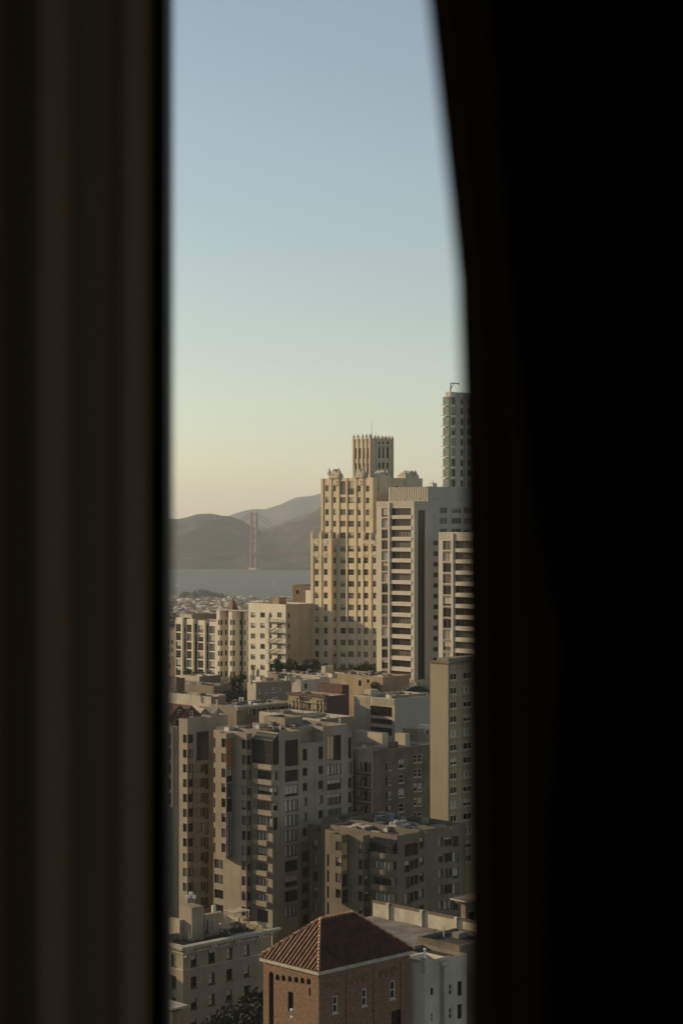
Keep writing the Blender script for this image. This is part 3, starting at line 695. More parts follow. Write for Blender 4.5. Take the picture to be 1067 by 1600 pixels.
# --- big beige stepped apartment complex, left of centre
def complex_left():
    c = Bld('apartment_complex', 'large beige stepped apartment tower with corner conservatories, left of centre', 385, 387)
    YL = c.Y(334); Yb = c.Y(364); xb = c.X(353.5, Yb); x1 = c.X(394)
    # bay box on the sunny side
    c.block(xb, .25, Yb, c.Y(337, xb), c.Z(1342, xb, Yb), c.Z(1146, xb, Yb), 'condo',
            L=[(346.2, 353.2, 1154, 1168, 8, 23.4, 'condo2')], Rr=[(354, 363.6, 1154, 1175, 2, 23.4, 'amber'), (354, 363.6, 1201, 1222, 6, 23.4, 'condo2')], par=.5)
    c.block(0, x1, 0, YL, 0, c.Z(1146.5), 'condo',
            L=[(377.8, 384.8, 1156, 1170.5, 13, 23.7, 'condo2'), (335, 349, 1343, 1357, 6, 23.5, 'condo'), (334.2, 336.6, 1153, 1168, 8, 23.4, 'plain')],
            Rr=[(385.4, 392.8, 1156.5, 1171, 13, 23.7, 'condo2')], par=.7, roof='rooflight')
    y2 = c.Y(426, x1); xc = c.X(434.5, y2)
    Z_ = lambda py: c.Z(py, x1, y2)
    c.block(x1, xc, y2, -.003, 0, Z_(1160), 'condo', L=[(402, 425.4, 1205, 1223, 4, 23.8, 'condo'), (401.5, 419, 1300, 1319, 6, 24.3, 'condo')], Rr=[(426.6, 434, 1206, 1226, 4, 23.8, 'condo2')], par=0)
    # balcony slabs running round the corner
    for k in range(10):
        q = MB(); z = Z_(1203 + 23.9 * k)
        q.box(x1 - .75, x1 - .003, y2 - (.4 if k < 4 else -1), -.9, z, z + 1.0, M['condo'])
        if k < 4: q.box(x1, xc - .1, y2 - .4, y2 - .003, z, z + 1.0, M['condo'])
        c.part('balcony', q)
    c.glasshouse(x1 - .12, xc, y2 - .12, -.25, Z_(1200), Z_(1158), xc - x1, 8, 2)
    x470, x505, x543 = c.X(470, y2), c.X(505, y2), c.X(543, y2)
    c.block(xc + .002, x470, y2, 9, 0, c.Z(1145, xc, y2), 'condo', Rr=[(445.3, 466, 1156, 1197, 1, 0, 'loft'), (445.3, 466, 1203, 1221, 10, 23.5, 'condo')], par=.7)
    c.block(x470, x505, y2 + .003, y2 + 3.4, 0, c.Z(1162, x470, y2), 'condo', Rr=[(473, 480, 1170, 1188.5, 1, 0, 'plain'), (473, 480, 1200, 1212.5, 5, 23.5, 'condo2'), (497.6, 504.6, 1167, 1186, 1, 0, 'plain'), (497.6, 504.6, 1196.5, 1209.5, 5, 23.2, 'condo2')], par=.5)
    c.block(x470, x505, y2 + 3.403, y2 + 14, 0, c.Z(1140, x470, y2), 'condo', par=.4)
    c.block(x505, x543, y2 - .002, y2 + 13, 0, c.Z(1135.5, x505, y2), 'condo', Rr=[(511.3, 522, 1150, 1187, 1, 0, 'gold'), (522.3, 533, 1148.5, 1188, 1, 0, 'loft'), (511.3, 533, 1194, 1211, 5, 23.2, 'condo')], par=.7, roof='rooflight')
    c.block(x543 + .002, c.X(549.8, y2 + 1), y2 + 1.2, y2 + 12, 0, c.Z(1146, x543, y2), 'condo', Rr=[(544, 549.2, 1152, 1185, 1, 0, 'loft'), (544, 549.2, 1191, 1208, 5, 23.2, 'condo2')], par=.5)
    # rear left tower
    xt, yt = c.loc(293, 399); x337 = c.X(338, yt)
    c.block(xt, x337, yt, c.Y(279.8, xt), 0, c.Z(1124, xt, yt), 'condo',
            L=[(286.2, 292.7, 1148, 1161, 11, 23.15, 'condo2')], Rr=[(293.4, 302.5, 1147.5, 1161, 11, 23.15, 'condo'), (307.5, 326.3, 1143, 1188, 1, 0, 'loft'), (314, 326.3, 1194, 1211, 1, 0, 'dark'), (314, 326.3, 1216, 1234, 9, 23.2, 'condo')], par=.7)
    for k in range(9):
        q = MB(); d = c.dep(xt + 4, yt); z = zpix(1214 + 23.2 * k, d) - c.zb
        q.box(c.X(304.5, yt - .8), c.X(320, yt - .8), yt - .8, yt - .003, z, z + 1.05, M['condo']); c.part('balcony', q)
    # penthouse boxes
    for (px, D, pl, pr, yt_, m) in ((330.3, 404, 315.5, 356, 1118.5, 'condo'), (445, 398, 413, 473, 1122, 'condo'), (426, 404, 395, 436, 1133, 'condo')):
        x, y = c.loc(px, D); c.block(x, c.X(pr, y), y, c.Y(pl, x), c.Z(1150), c.Z(yt_, x, y), m, par=.35)
    x, y = c.loc(443, 392.5); c.block(c.X(424, y), c.X(444, y), y, y + 3, c.Z(1150), c.Z(1137, x, y), 'brown', par=.2)
    c.done()
complex_left()

# --- lower beige complex, right of centre
def complex_right():
    c = Bld('apartment_complex', 'lower shaded beige apartment block with a dark roof terrace in front of the ochre slab', 567, 361)
    YL = c.Y(508); Yb = c.Y(544); xb = c.X(533.5, Yb); x1 = c.X(577.5)
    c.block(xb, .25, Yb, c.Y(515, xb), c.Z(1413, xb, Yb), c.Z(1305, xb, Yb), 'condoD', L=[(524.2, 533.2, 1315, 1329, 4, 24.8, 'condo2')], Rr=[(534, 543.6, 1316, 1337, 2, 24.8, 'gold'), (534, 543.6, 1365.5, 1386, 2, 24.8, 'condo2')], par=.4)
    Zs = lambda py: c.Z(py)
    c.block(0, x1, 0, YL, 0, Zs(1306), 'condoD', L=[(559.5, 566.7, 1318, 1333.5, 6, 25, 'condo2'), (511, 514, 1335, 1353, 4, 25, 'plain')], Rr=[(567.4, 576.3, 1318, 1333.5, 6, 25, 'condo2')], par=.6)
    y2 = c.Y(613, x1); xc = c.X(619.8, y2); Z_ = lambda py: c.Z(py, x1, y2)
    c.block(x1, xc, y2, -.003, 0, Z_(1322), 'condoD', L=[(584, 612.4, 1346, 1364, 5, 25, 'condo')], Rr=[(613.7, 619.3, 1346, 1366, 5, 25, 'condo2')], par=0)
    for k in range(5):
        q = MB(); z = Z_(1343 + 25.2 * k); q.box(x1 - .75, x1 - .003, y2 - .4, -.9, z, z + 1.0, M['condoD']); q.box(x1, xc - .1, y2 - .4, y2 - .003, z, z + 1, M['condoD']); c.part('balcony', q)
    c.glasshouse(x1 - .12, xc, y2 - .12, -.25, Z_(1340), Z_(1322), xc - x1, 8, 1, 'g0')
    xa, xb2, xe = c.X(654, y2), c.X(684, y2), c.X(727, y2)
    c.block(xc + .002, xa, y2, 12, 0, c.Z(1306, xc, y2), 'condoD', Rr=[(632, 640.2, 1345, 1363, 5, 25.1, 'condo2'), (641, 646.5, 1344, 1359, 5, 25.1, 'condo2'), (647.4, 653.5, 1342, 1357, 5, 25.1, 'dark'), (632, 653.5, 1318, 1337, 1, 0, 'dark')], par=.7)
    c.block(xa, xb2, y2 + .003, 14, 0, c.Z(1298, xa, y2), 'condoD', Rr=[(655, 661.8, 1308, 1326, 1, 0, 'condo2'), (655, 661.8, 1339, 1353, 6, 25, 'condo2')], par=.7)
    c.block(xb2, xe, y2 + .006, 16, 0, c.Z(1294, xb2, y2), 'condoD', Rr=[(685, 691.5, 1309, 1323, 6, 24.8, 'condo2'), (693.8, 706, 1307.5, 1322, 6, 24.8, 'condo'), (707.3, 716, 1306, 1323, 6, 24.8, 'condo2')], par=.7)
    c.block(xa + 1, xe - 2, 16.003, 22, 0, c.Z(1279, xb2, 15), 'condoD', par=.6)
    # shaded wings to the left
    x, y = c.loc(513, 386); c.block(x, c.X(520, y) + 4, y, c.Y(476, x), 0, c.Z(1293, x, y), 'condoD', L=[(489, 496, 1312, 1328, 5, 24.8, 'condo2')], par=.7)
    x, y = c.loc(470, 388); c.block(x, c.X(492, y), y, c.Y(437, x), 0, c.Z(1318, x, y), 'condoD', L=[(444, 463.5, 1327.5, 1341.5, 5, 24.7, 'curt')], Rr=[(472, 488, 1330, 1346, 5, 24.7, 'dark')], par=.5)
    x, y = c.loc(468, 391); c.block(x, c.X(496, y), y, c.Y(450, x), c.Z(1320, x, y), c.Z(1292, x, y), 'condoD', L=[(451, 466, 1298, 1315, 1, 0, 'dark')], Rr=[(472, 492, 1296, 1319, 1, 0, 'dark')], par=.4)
    c.done()
    # things on the roof terrace
    zr = c.Z(1306, xc, y2) - .7 + c.zb
    def rp(px, D): return (k_of(px) * D, D, zr)
    for i, (px, D) in enumerate([(552, 371), (562, 373.5), (572, 371), (590, 375)]):
        q = MB(); q.box(-1.5, 1.5, -1, 1, 0, .35, M['fgrey']); q.box(-1.35, 1.35, -.85, .85, .352, .5, M['metal'])
        for k in range(3): q.box(-1.35 + k * .93, -.5 + k * .93, -.8, .8, .502, .62, M['stonew'])
        o = q.build('skylight', None, rp(px, D), R(44)); tag(o, ['leftmost', 'second from left', 'third from left', 'rightmost'][i] + ' pale skylight on the dark roof terrace', 'skylight', 'skylights on the dark roof terrace')
    for i, (px, D, s_) in enumerate([(606, 368, .9), (613, 370, 1.3), (621, 369, 1.7), (630, 372, 1.4), (637, 370, 1.0)]):
        rt = tag(empty('air_handler', rp(px, D), R(44)), ['small grey vent unit at the left of the terrace machinery', 'middle sized rounded vent unit on the terrace', 'largest rounded air unit on the dark roof terrace', 'box shaped air unit right of the largest one', 'small box air unit at the right of the terrace machinery'][i], 'air conditioner', 'air units on the dark roof terrace')
        q = MB(); q.box(-s_ * .8, s_ * .8, -s_ * .6, s_ * .6, 0, s_ * .7, M['metal']); q.build('casing', rt)
        q = MB(); q.tube((0, 0, s_ * .7), (0, 0, s_ * .95), s_ * .5, M['fgrey'], 10); q.ball((0, 0, s_ * .95), s_ * .5, M['metal'], 10, (1, 1, .6)); q.build('fan_cowl', rt)
complex_right()

# --- ochre slab block at the right
def ochre():
    b = Bld('apartment_building', 'slim ochre slab with a blank sunlit side, right of centre beside the right curtain', 700, 400)
    Y1 = b.Y(671.8); zt = b.Z(1037); X1 = b.X(790)
    cols = [(703, 713.5), (723.5, 737), (747, 757), (767, 778)]
    b.block(0, X1, 0, Y1, 0, zt, 'slab', Rr=[(p, q, 1052 - .12 * (p - 700) * .8, 1063 - .12 * (p - 700) * .8, 14, 22.2 - .008 * (p - 700), 'pairw') for p, q in cols], mR='slabR', par=.0)
    q = MB(); q.box(-.35, X1 + .2, -.6, Y1 + .3, zt, zt + .35, M['brown']); q.box(1, X1 - 1, 1, Y1 - 1, zt + .352, zt + 1.0, M['greyb']); b.part('roof_cap', q)
    q = MB()
    for k in range(15):
        z = b.Z(1046 + 22.2 * k); q.box(0.05, X1, -.03, -.002, z - .04, z + .04, M['brown'])
    for px in (701.5, 714.5, 722.5, 738): x = b.X(px); q.box(x - .04, x + .04, -.045, -.004, 0, zt - .1, M['brown'])
    b.part('panel_joint', q)
    b.done()
ochre()

def ribs(b, face, c, u0, u1, z0, z1, step, m, out=.07):
    q = MB(); n = int(abs(u1 - u0) / step)
    for i in range(n + 1):
        u = u0 + i * step
        if face == 'L': q.box(c - out, c - .003, u - .09, u + .09, z0, z1, M[m])
        else: q.box(u - .09, u + .09, c - out, c - .003, z0, z1, M[m])
    return q

# --- brown apartment house with fire escapes
def fire_escape(b, face, c, u0, u1, zs, out=1.0, name='fire_escape'):
    q = MB(); m = M['black']
    for i, z in enumerate(zs):
        if face == 'L':
            q.box(c - out, c - .01, u0, u1, z, z + .06, m)
            for k in range(9): u = u0 + (u1 - u0) * k / 8; q.box(c - out, c - out + .05, u - .03, u + .03, z + .06, z + 1.0, m)
            q.box(c - out, c - out + .06, u0, u1, z + 1.0, z + 1.08, m)
            if i: q.tube((c - out * .5, u0 + .4, z + .05), (c - out * .5, u1 - .6, zs[i - 1] + .05), .07, m, 4); q.tube((c - out * .8, u0 + .4, z + .05), (c - out * .8, u1 - .6, zs[i - 1] + .05), .07, m, 4)
        else:
            q.box(u0, u1, c - out, c - .01, z, z + .06, m)
            for k in range(9): u = u0 + (u1 - u0) * k / 8; q.box(u - .03, u + .03, c - out, c - out + .05, z + .06, z + 1.0, m)
            q.box(u0, u1, c - out, c - out + .06, z + 1.0, z + 1.08, m)
            if i: q.tube((u0 + .4, c - out * .5, z + .05), (u1 - .6, c - out * .5, zs[i - 1] + .05), .07, m, 4)
    return b.part(name, q)
def brown_apts():
    b = Bld('apartment_building', 'patchy brown apartment house with a fire escape on its sunlit narrow side', 583, 430)
    Y1 = b.Y(547); X1 = b.X(678); zt = b.Z(1173.5)
    Rw = [(602.3, 605, 1193, 1204, 5, 22.6, 'plain'), (599.5, 604.5, 1191, 1203, 0, 0, 'sashw'), (607, 611, 1191, 1204, 5, 22.6, 'sashw'), (622.5, 631.5, 1187, 1201, 5, 22.6, 'sashw'), (646, 651.5, 1179, 1192, 5, 22.5, 'sashw'), (652.7, 658.8, 1178.5, 1191.5, 5, 22.5, 'sashw')]
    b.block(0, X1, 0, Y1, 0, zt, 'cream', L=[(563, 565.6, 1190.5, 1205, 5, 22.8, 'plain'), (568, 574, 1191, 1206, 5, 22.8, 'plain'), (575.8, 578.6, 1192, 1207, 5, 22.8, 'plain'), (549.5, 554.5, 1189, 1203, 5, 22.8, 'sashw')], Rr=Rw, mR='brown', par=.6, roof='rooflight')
    d = b.dep(0, Y1 / 2)
    fire_escape(b, 'L', 0, .5, Y1 - .5, [zpix(1209 + 22.8 * k, d) - b.zb for k in range(4, -1, -1)], .9)
    q = MB(); x, y = 0, b.Y(558); q.tube((-.3, y, 0), (-.3, y, zt - 3), .28, M['fgrey'], 8); q.tube((-.3, y, zt - 3), (.2, y + 1.2, zt - .3), .28, M['fgrey'], 8); q.tube((.2, y + 1.2, zt - .3), (1.5, y + 2.4, zt + .1), .28, M['fgrey'], 8); b.part('flue_pipe', q)
    for (px, D, pl, pr, ytop, m, nm) in ((597, 447, 555, 606, 1146, 'cream', 'stair_house'), (633, 440, 617, 640, 1147, 'cream', 'roof_wall'), (652, 449, 629, 662, 1140, 'greyb', 'roof_room'), (673, 452, 653, 682, 1134, 'white', 'lit_roof_room'), (612, 436, 606, 622, 1160, 'brown', 'roof_box')):
        x, y = b.loc(px, D); w0, r0 = b.wall, b.roof; b.wall, b.roof = MB(), MB()
        b.block(x, b.X(pr, y), y, b.Y(pl, x), zt - .6, b.Z(ytop, x, y), m, par=.0, L=[(px - 7, px - 4, ytop + 6, ytop + 14, 1, 0, 'plain')] if nm == 'lit_roof_room' else ())
        o = b.part(nm, b.wall); b.roof.build('lid', o); b.wall, b.roof = w0, r0
    b.done()
brown_apts()

# --- low office with ribbed walls
def office():
    b = Bld('office_building', 'low ribbed concrete office with two black ribbon windows below the white towers', 616.5, 470)
    Y1 = b.Y(553); X1 = b.X(690); zt = b.Z(1092)
    Lw = [(578.3, 612.5, 1103.7, 1119, 1, 0, 'band'), (578.3, 612.5, 1123.3, 1131.4, 1, 0, 'band'), (578.3, 612.5, 1136.5, 1148, 1, 0, 'band')]
    b.block(0, X1, 0, Y1, 0, zt, 'tan', L=Lw, par=.6, roof='rooflight', mR='towergrey')
    b.wall.mats = [M['cream'] if m == M['tan'] else m for m in b.wall.mats]
    q = ribs(b, 'L', 0, b.Y(576), Y1 - .1, 2, zt - .2, .8, 'cream'); q2 = ribs(b, 'R', 0, .3, X1, 2, zt - .2, .9, 'towergrey')
    for k in range(int((b.Y(577) - .3) / .8)): u = .3 + k * .8; q.box(-.07, -.003, u - .09, u + .09, b.Z(1102.5, 0, u), zt - .2, M['cream'])
    b.part('rib', q); b.part('rib', q2)
    x, y = b.loc(579, 482); b.block(x, b.X(591, y), y, b.Y(569, x), zt - .6, b.Z(1078, x, y), 'cream', par=0)
    b.block(2, X1 - 1, 3, 3.6, zt - .6, zt + .35, 'tan', par=0)
    b.done()
    # arched glass vault behind
    D = 500; x0 = k_of(628) * D; x1 = k_of(676) * D; z0 = zpix(1090, D); r = (x1 - x0) / 2
    rt = tag(empty('glass_vault', ((x0 + x1) / 2, D, z0)), 'dark arched glass vault at the foot of the white tower', 'glass roof')
    g, f = MB(), MB(); n = 12; h = zpix(1070, D) - z0
    for k in range(n):
        a0, a1 = math.pi * k / n, math.pi * (k + 1) / n
        p = [(r * math.cos(a), h * math.sin(a)) for a in (a0, a1)]
        g.face([(p[0][0], -3, p[0][1]), (p[0][0], 8, p[0][1]), (p[1][0], 8, p[1][1]), (p[1][0], -3, p[1][1])], M['g1']); g.face([(0, -3, 0), (p[0][0], -3, p[0][1]), (p[1][0], -3, p[1][1])], M['g1'])
        f.tube((p[0][0], -3.03, p[0][1]), (p[1][0], -3.03, p[1][1]), .18, M['fgrey'], 5); f.tube((p[0][0], -3, p[0][1]), (p[0][0], 8, p[0][1]), .08, M['fgrey'], 4)
        if k: f.tube((0, -3.03, 0), (p[0][0], -3.03, p[0][1]), .07, M['fgrey'], 4)
    g.box(-r, r, -3, 8, -6, 0, M['towergrey']); g.build('pane', rt); f.build('frame', rt)
office()

# --- dark red brick and cream victorian building
def red_brick():
    b = Bld('apartment_building', 'dark red brick sided house with a cream bay windowed front, between the low roofs', 511, 455)
    Y1 = b.Y(452); X1 = b.X(541); zt = b.Z(1088)
    b.block(0, X1, 0, Y1, 0, zt, 'tan', L=[(459, 463, 1094, 1109, 3, 22, 'plain'), (464.5, 469, 1094.5, 1110, 3, 22, 'plain'), (480, 486, 1098, 1109, 3, 22, 'sashw'), (495.5, 500, 1095, 1111, 3, 22, 'plain'), (502, 507, 1095.5, 1111.5, 3, 22, 'plain')], mR='brick2', par=.5)
    b.block(X1 + .002, b.X(552, 0), 1.5, 10, 0, b.Z(1074), 'brick2', par=.3)
    q = MB(); q.box(-.9, -.003, -.2, Y1 + .6, zt - .2, zt + .25, M['black']); q.box(-.55, -.003, 0, Y1, zt - 1.9, zt - 1.6, M['tan'])
    for k in range(24): y = .3 + k * (Y1 - .6) / 23; q.box(-.7, -.004, y, y + .18, zt - .7, zt - .21, M['tan'])
    q.box(-.5, -.003, -.1, Y1, b.Z(1111), b.Z(1109.3), M['brown']); b.part('cornice', q)
    for (p0, p1) in ((456, 472), (493, 509.5)):
        q = MB(); ya, yb = b.Y(p1), b.Y(p0)
        for zz in (b.Z(1114), b.Z(1092)): q.box(-1.1, -.003, ya, yb, zz - .3, zz, M['tan'])
        for k in range(4): y = ya + (yb - ya) * k / 3; q.box(-1.05, -.85, y - .12, y + .12, b.Z(1114), b.Z(1092) - .3, M['cream'])
        b.part('bay_window', q)
    b.done()
red_brick()

# --- low rise buildings in the middle distance
def low(name, label, px, D, pl, pr, yt, m, L=(), Rr=(), mR=None, par=.6, roof='roof', cat='building', extra=()):
    b = Bld(name, label, px, D, cat)
    b.block(0, b.X(pr), 0, b.Y(pl), 0, b.Z(yt), m, L=L, Rr=Rr, mR=mR, par=par, roof=roof)
    for (p, dD, l_, r_, y_, mm) in extra:
        x, y = b.loc(p, D + dD); b.block(x, b.X(r_, y), y, b.Y(l_, x), b.Z(yt) - 1, b.Z(y_, x, y), mm, par=.2)
    b.done(); return b
low('house', 'tan plastered building with small dark windows under the trees of the cream tower', 598, 512, 505, 640, 1058, 'tan', L=[(560, 564.5, 1063, 1072, 1, 0, 'plain'), (573, 577, 1061.5, 1067, 1, 0, 'plain')], roof='rooflight')
low('house', 'pale beige flat roofed house with three white framed windows, centre left', 400, 480, 386.5, 456, 1067.5, 'cream', Rr=[(403, 407, 1075.5, 1084, 2, 15, 'pairw'), (415, 419, 1074.5, 1083, 2, 15, 'sashw'), (425, 429, 1074, 1082.5, 2, 15, 'sashw'), (430, 434, 1073.5, 1082, 2, 15, 'sashw'), (437, 440, 1075, 1080, 1, 15, 'sashw')], mR='greyb', roof='rooflight', extra=[(416, 8, 409, 428, 1060, 'greyb')])
low('house', 'long low pale roof with chimneys behind the beige flat roofed house', 470, 500, 415, 515, 1063, 'cream', roof='rooflight', extra=[(434, 6, 420, 448, 1053, 'greyb'), (462, 8, 455, 470, 1056, 'cream'), (500, 5, 488, 512, 1058, 'cream')], Rr=[(476, 480, 1068, 1076, 1, 0, 'plain')])
low('house', 'low cream terrace with a white parapet in front of the white apartments', 505, 530, 418, 560, 1056, 'cream', roof='rooflight', extra=[(508, 8, 502, 521, 1041, 'cream')], L=[(505, 505, 0, 0, 0, 0, 'plain')])
aw = [(388 + i * 7.4, 392 + i * 7.4, 1107.5 - i * 1.0, 1117 - i * 1.0, 1, 0, 'sash') for i in range(9)]
lw = low('row_house', 'long brown terrace with a row of arched windows behind the beige complex', 370, 455, 330, 458, 1104, 'greyb', Rr=aw, mR='brown', roof='rooflight')
q = MB()
for i in range(40): x = i * .75; q.box(x, x + .3, -.35, -.003, lw.Z(1104) - .9, lw.Z(1104) - .3, M['stonew'])
q.box(-.4, lw.X(458), -.45, -.004, lw.Z(1104) - .28, lw.Z(1104) + .05, M['stonew']); lw.part('cornice', q)
low('house', 'grey brown flat roofed block with two box extensions, left of the dark trees', 334, 505, 240, 362, 1072, 'greyb', mR='greyb', roof='roof', extra=[(318, 3, 309, 334, 1070, 'greyb'), (345, 3, 336, 359, 1068, 'greyb')])
low('house', 'low walled roof with a sunlit parapet below the two box extensions', 330, 485, 235, 353, 1089, 'cream', mR='greyb', roof='roof', extra=[(342, 2, 327, 353, 1086, 'cream')])
low('house', 'cream shed roofed house with a skylight at the left edge above the long terrace', 312, 520, 284, 345, 1057, 'cream', mR='greyb', roof='rooflight')
low('house', 'small dark shed with a white door at the left edge', 276, 500, 266, 289, 1060, 'brown', mR='wood', par=.2)
low('house', 'small orange plastered house glowing at the left edge beside the gridded apartments', 272, 655, 240, 276, 1029, 'tan', L=[(264, 267, 1037, 1045, 1, 0, 'plain'), (257, 260, 1037, 1045, 1, 0, 'plain')])
low('house', 'cream house with dark windows above the glowing orange house', 273, 668, 235, 280, 985, 'cream', L=[(262, 266, 1000, 1006, 3, 13, 'plain'), (268.5, 271, 1000, 1006, 3, 13, 'plain')])
low('apartment_building', 'red brown block at the shore side, behind the white apartment roof', 500, 640, 457.5, 530, 915.5, 'wood', L=[(463, 467, 922, 928, 1, 0, 'plain')], par=.3)
low('house', 'small white penthouse block just left of the cream tower', 492, 612, 477.5, 515, 923, 'white', par=.3)
low('house', 'plain cream block filling the gap left of the gridded apartments', 300, 640, 281, 345, 960, 'cream', L=[(283, 297, 965, 969, 1, 0, 'plain')], mR='greyb', roof='rooflight')
low('house', 'flat grey roof with a pale parapet between the brown terrace and the red brick house', 455, 440, 405, 500, 1117, 'cream', mR='greyb', roof='roof')
low('house', 'pale roofed house behind the beige complex near its right end', 500, 425, 455, 552, 1124, 'cream', mR='greyb', roof='rooflight')
def gable_house(px, D, w, d, yt, mw, mr, label):
    zb = ground_z(k_of(px) * D, D) - 3; z = zpix(yt, D) - zb
    rt = tag(empty('house', (k_of(px) * D, D, zb), R(44)), label, 'house')
    q = MB(); q.box(0, w, 0, d, 0, z - w * .4, M[mw]); q.face([(0, 0, z - w * .4), (w, 0, z - w * .4), (w / 2, 0, z)], M[mw]); q.face([(w, d, z - w * .4), (0, d, z - w * .4), (w / 2, d, z)], M[mw]); q.build('wall', rt)
    q = MB(); h = z - w * .4
    for s in (0, 1):
        a, b_ = ((-.4, h - .15), (w / 2, z + .15)) if s == 0 else ((w + .4, h - .15), (w / 2, z + .15))
        f = [(a[0], -.4, a[1]), (b_[0], -.4, b_[1]), (b_[0], d + .4, b_[1]), (a[0], d + .4, a[1])]; q.face(f if s else f[::-1], M[mr]); q.face([(x, y, zz - .2) for x, y, zz in (f[::-1] if s else f)], M['white2'])
    q.build('roof', rt)
    for (x, zz) in ((w * .3, h - 2.2), (w * .62, h - 2.2), (w * .45, h + .1)):
        a, b_ = win_parts(1.0, 1.4, 'sashw', 'g0'); o = a.build('window', rt, (x, -.2, zz)); b_.build('pane', o)
gable_house(262, 436, 6.5, 9, 1103, 'red', 'red', 'leftmost red gabled house with white window frames')
gable_house(272, 440, 5.5, 8, 1106, 'greyb', 'rooflight', 'grey gabled house between two red ones')
gable_house(281, 437, 6.5, 9, 1104.5, 'red', 'red', 'red gabled house right of the grey gabled house')
gable_house(292, 446, 6, 7, 1107, 'white', 'stonew', 'white gabled house with a pale roof beside the red houses')
gable_house(303, 442, 6, 7, 1109, 'greyb', 'stonew', 'pale roofed gabled house second from the red ones')
gable_house(314, 446, 6, 7, 1107.5, 'cream', 'stonew', 'pale roofed gabled house with cream walls nearest the round dish')
gable_house(327, 444, 5, 6, 1108, 'white', 'rooflight', 'small white dormered house at the left end of the brown terrace')

# --- gridded apartments, bayed apartments with a spire, white apartments
def gridded():
    b = Bld('apartment_building', 'gridded cream and glass apartment block, leftmost of the bright row', 337.5, 613)
    Y1 = b.Y(273.5); zt = b.Z(973)
    pan = [(275.2, 283), (292.2, 299.8), (309.8, 318), (327.5, 336)]; rec = [(284.5, 290.8), (301.3, 308.3), (319.5, 326)]
    b.block(0, 14, 0, Y1, 0, zt, 'cream', L=[(p, q, 973 + (p - 275) * .06, 986.5 + (p - 275) * .06, 7, 14.0, 'grid') for p, q in rec], par=.5, roof='rooflight')
    for (p, q) in pan:
        ya, yb = b.Y(q + 1, -1.1), b.Y(p - 1, -1.1)
        b.block(-.8, -.003, ya, yb, 0, b.Z(968 + (p - 275) * .07), 'white', L=[(p, q, 975 + (p - 275) * .06, 986.8 + (p - 275) * .06, 7, 13.7, 'grid')], par=0)
    b.done()
gridded()
def bayed():
    b = Bld('apartment_building', 'cream apartment block with tall bays and a dark pointed turret roof', 388, 603)
    m = 'cream'; x0 = 0; Y1 = b.Y(337)
    b.block(1.6, 14, 0, Y1, 0, b.Z(955.5), m, par=.5)
    cols = [(338.5, 343.4, 356.6), (357, 362.5, 379.5), (380.2, 384.3, 390)]
    for i, (pl, pc, pr) in enumerate(cols):
        # saw tooth bay: lit left side, shaded right side
        y = None
        for t in range(400):
            y = t * .05; x = b.X(pc, y)
            if b.X(pr, y) >= 1.6 and x < 1.6 and abs(b.X(pr, y) - 1.6) < .08: break
        xx = b.X(pc, y)
        L_ = [(pc - 2.6, pc - .2, 968.5, 976.5, 6, 16.1, 'plain')]
        R_ = [(pc + 1.6, pc + 4.6, 968.5, 976.5, 6, 16.1, 'plain'), (pr - 4.6, pr - 1.5, 968, 976, 6, 16.1, 'plain')] if i < 2 else []
        b.block(xx, 1.598, y, b.Y(pl, xx), 0, b.Z(955.5 + i * .4), 'white', L=L_, Rr=R_, par=0, mR='white')
    q = MB()
    q.box(-1.2, 14.2, -.2, Y1 + .2, b.Z(955.4), b.Z(954.2), M['stonew']); b.part('cornice', q)
    x, y = b.loc(364, 612); w = 3.0; q = MB(); z0 = b.Z(954.5, x, y); z1 = b.Z(933, x, y)
    c = [(x - w / 2, y - w / 2, z0), (x + w / 2, y - w / 2, z0), (x + w / 2, y + w / 2, z0), (x - w / 2, y + w / 2, z0)]
    for k in range(4): q.face([c[k], c[(k + 1) % 4], (x, y, z1)], M['wood'])
    q.box(x - w / 2 + .05, x + w / 2 - .05, y - w / 2 + .05, y + w / 2 - .05, z0 - 2, z0 - .01, M['wood']); b.part('turret_roof', q)
    x, y = b.loc(376, 614); b.block(x, x + 5, y, y + 3.5, b.Z(956), b.Z(947.5, x, y), 'cream', par=.2)
    fire_escape(b, 'L', 1.6, .3, b.Y(366, 1.6), [b.Z(1063 - 16.1 * k) for k in range(7)], .8)
    b.done()
bayed()
def white_apts():
    b = Bld('apartment_building', 'bright white apartment block with square windows and a thin fire escape', 446.5, 583)
    Y1 = b.Y(388.3); X1 = b.X(492); zt = b.Z(944.5)
    rows = [(392, 399.2), (407, 414), (421.3, 424.8), (433.4, 440.4)]
    b.block(0, X1, 0, Y1, 0, zt, 'white', L=[(p, q, 957, 965, 7, 16.35, 'apt') for p, q in rows], Rr=[(450, 453, 957.5, 965.5, 6, 16.3, 'apt')], par=.5, mR='tan')
    b.wall.mats = [M['cream'] if m == M['tan'] else m for m in b.wall.mats]
    fire_escape(b, 'L', 0, b.Y(446), b.Y(420), [b.Z(1054.5 - 16.35 * k, 0, 3) for k in range(6)], .9)
    q = MB(); y = b.Y(420.5); q.tube((-.12, y, 0), (-.12, y, zt - 3), .07, M['black'], 4); b.part('drain_pipe', q)
    x, y = b.loc(436, 592); b.block(x, x + 3.2, y, b.Y(426, x), zt - .6, b.Z(933.5, x, y), 'tan', par=.2)
    b.done()
white_apts()

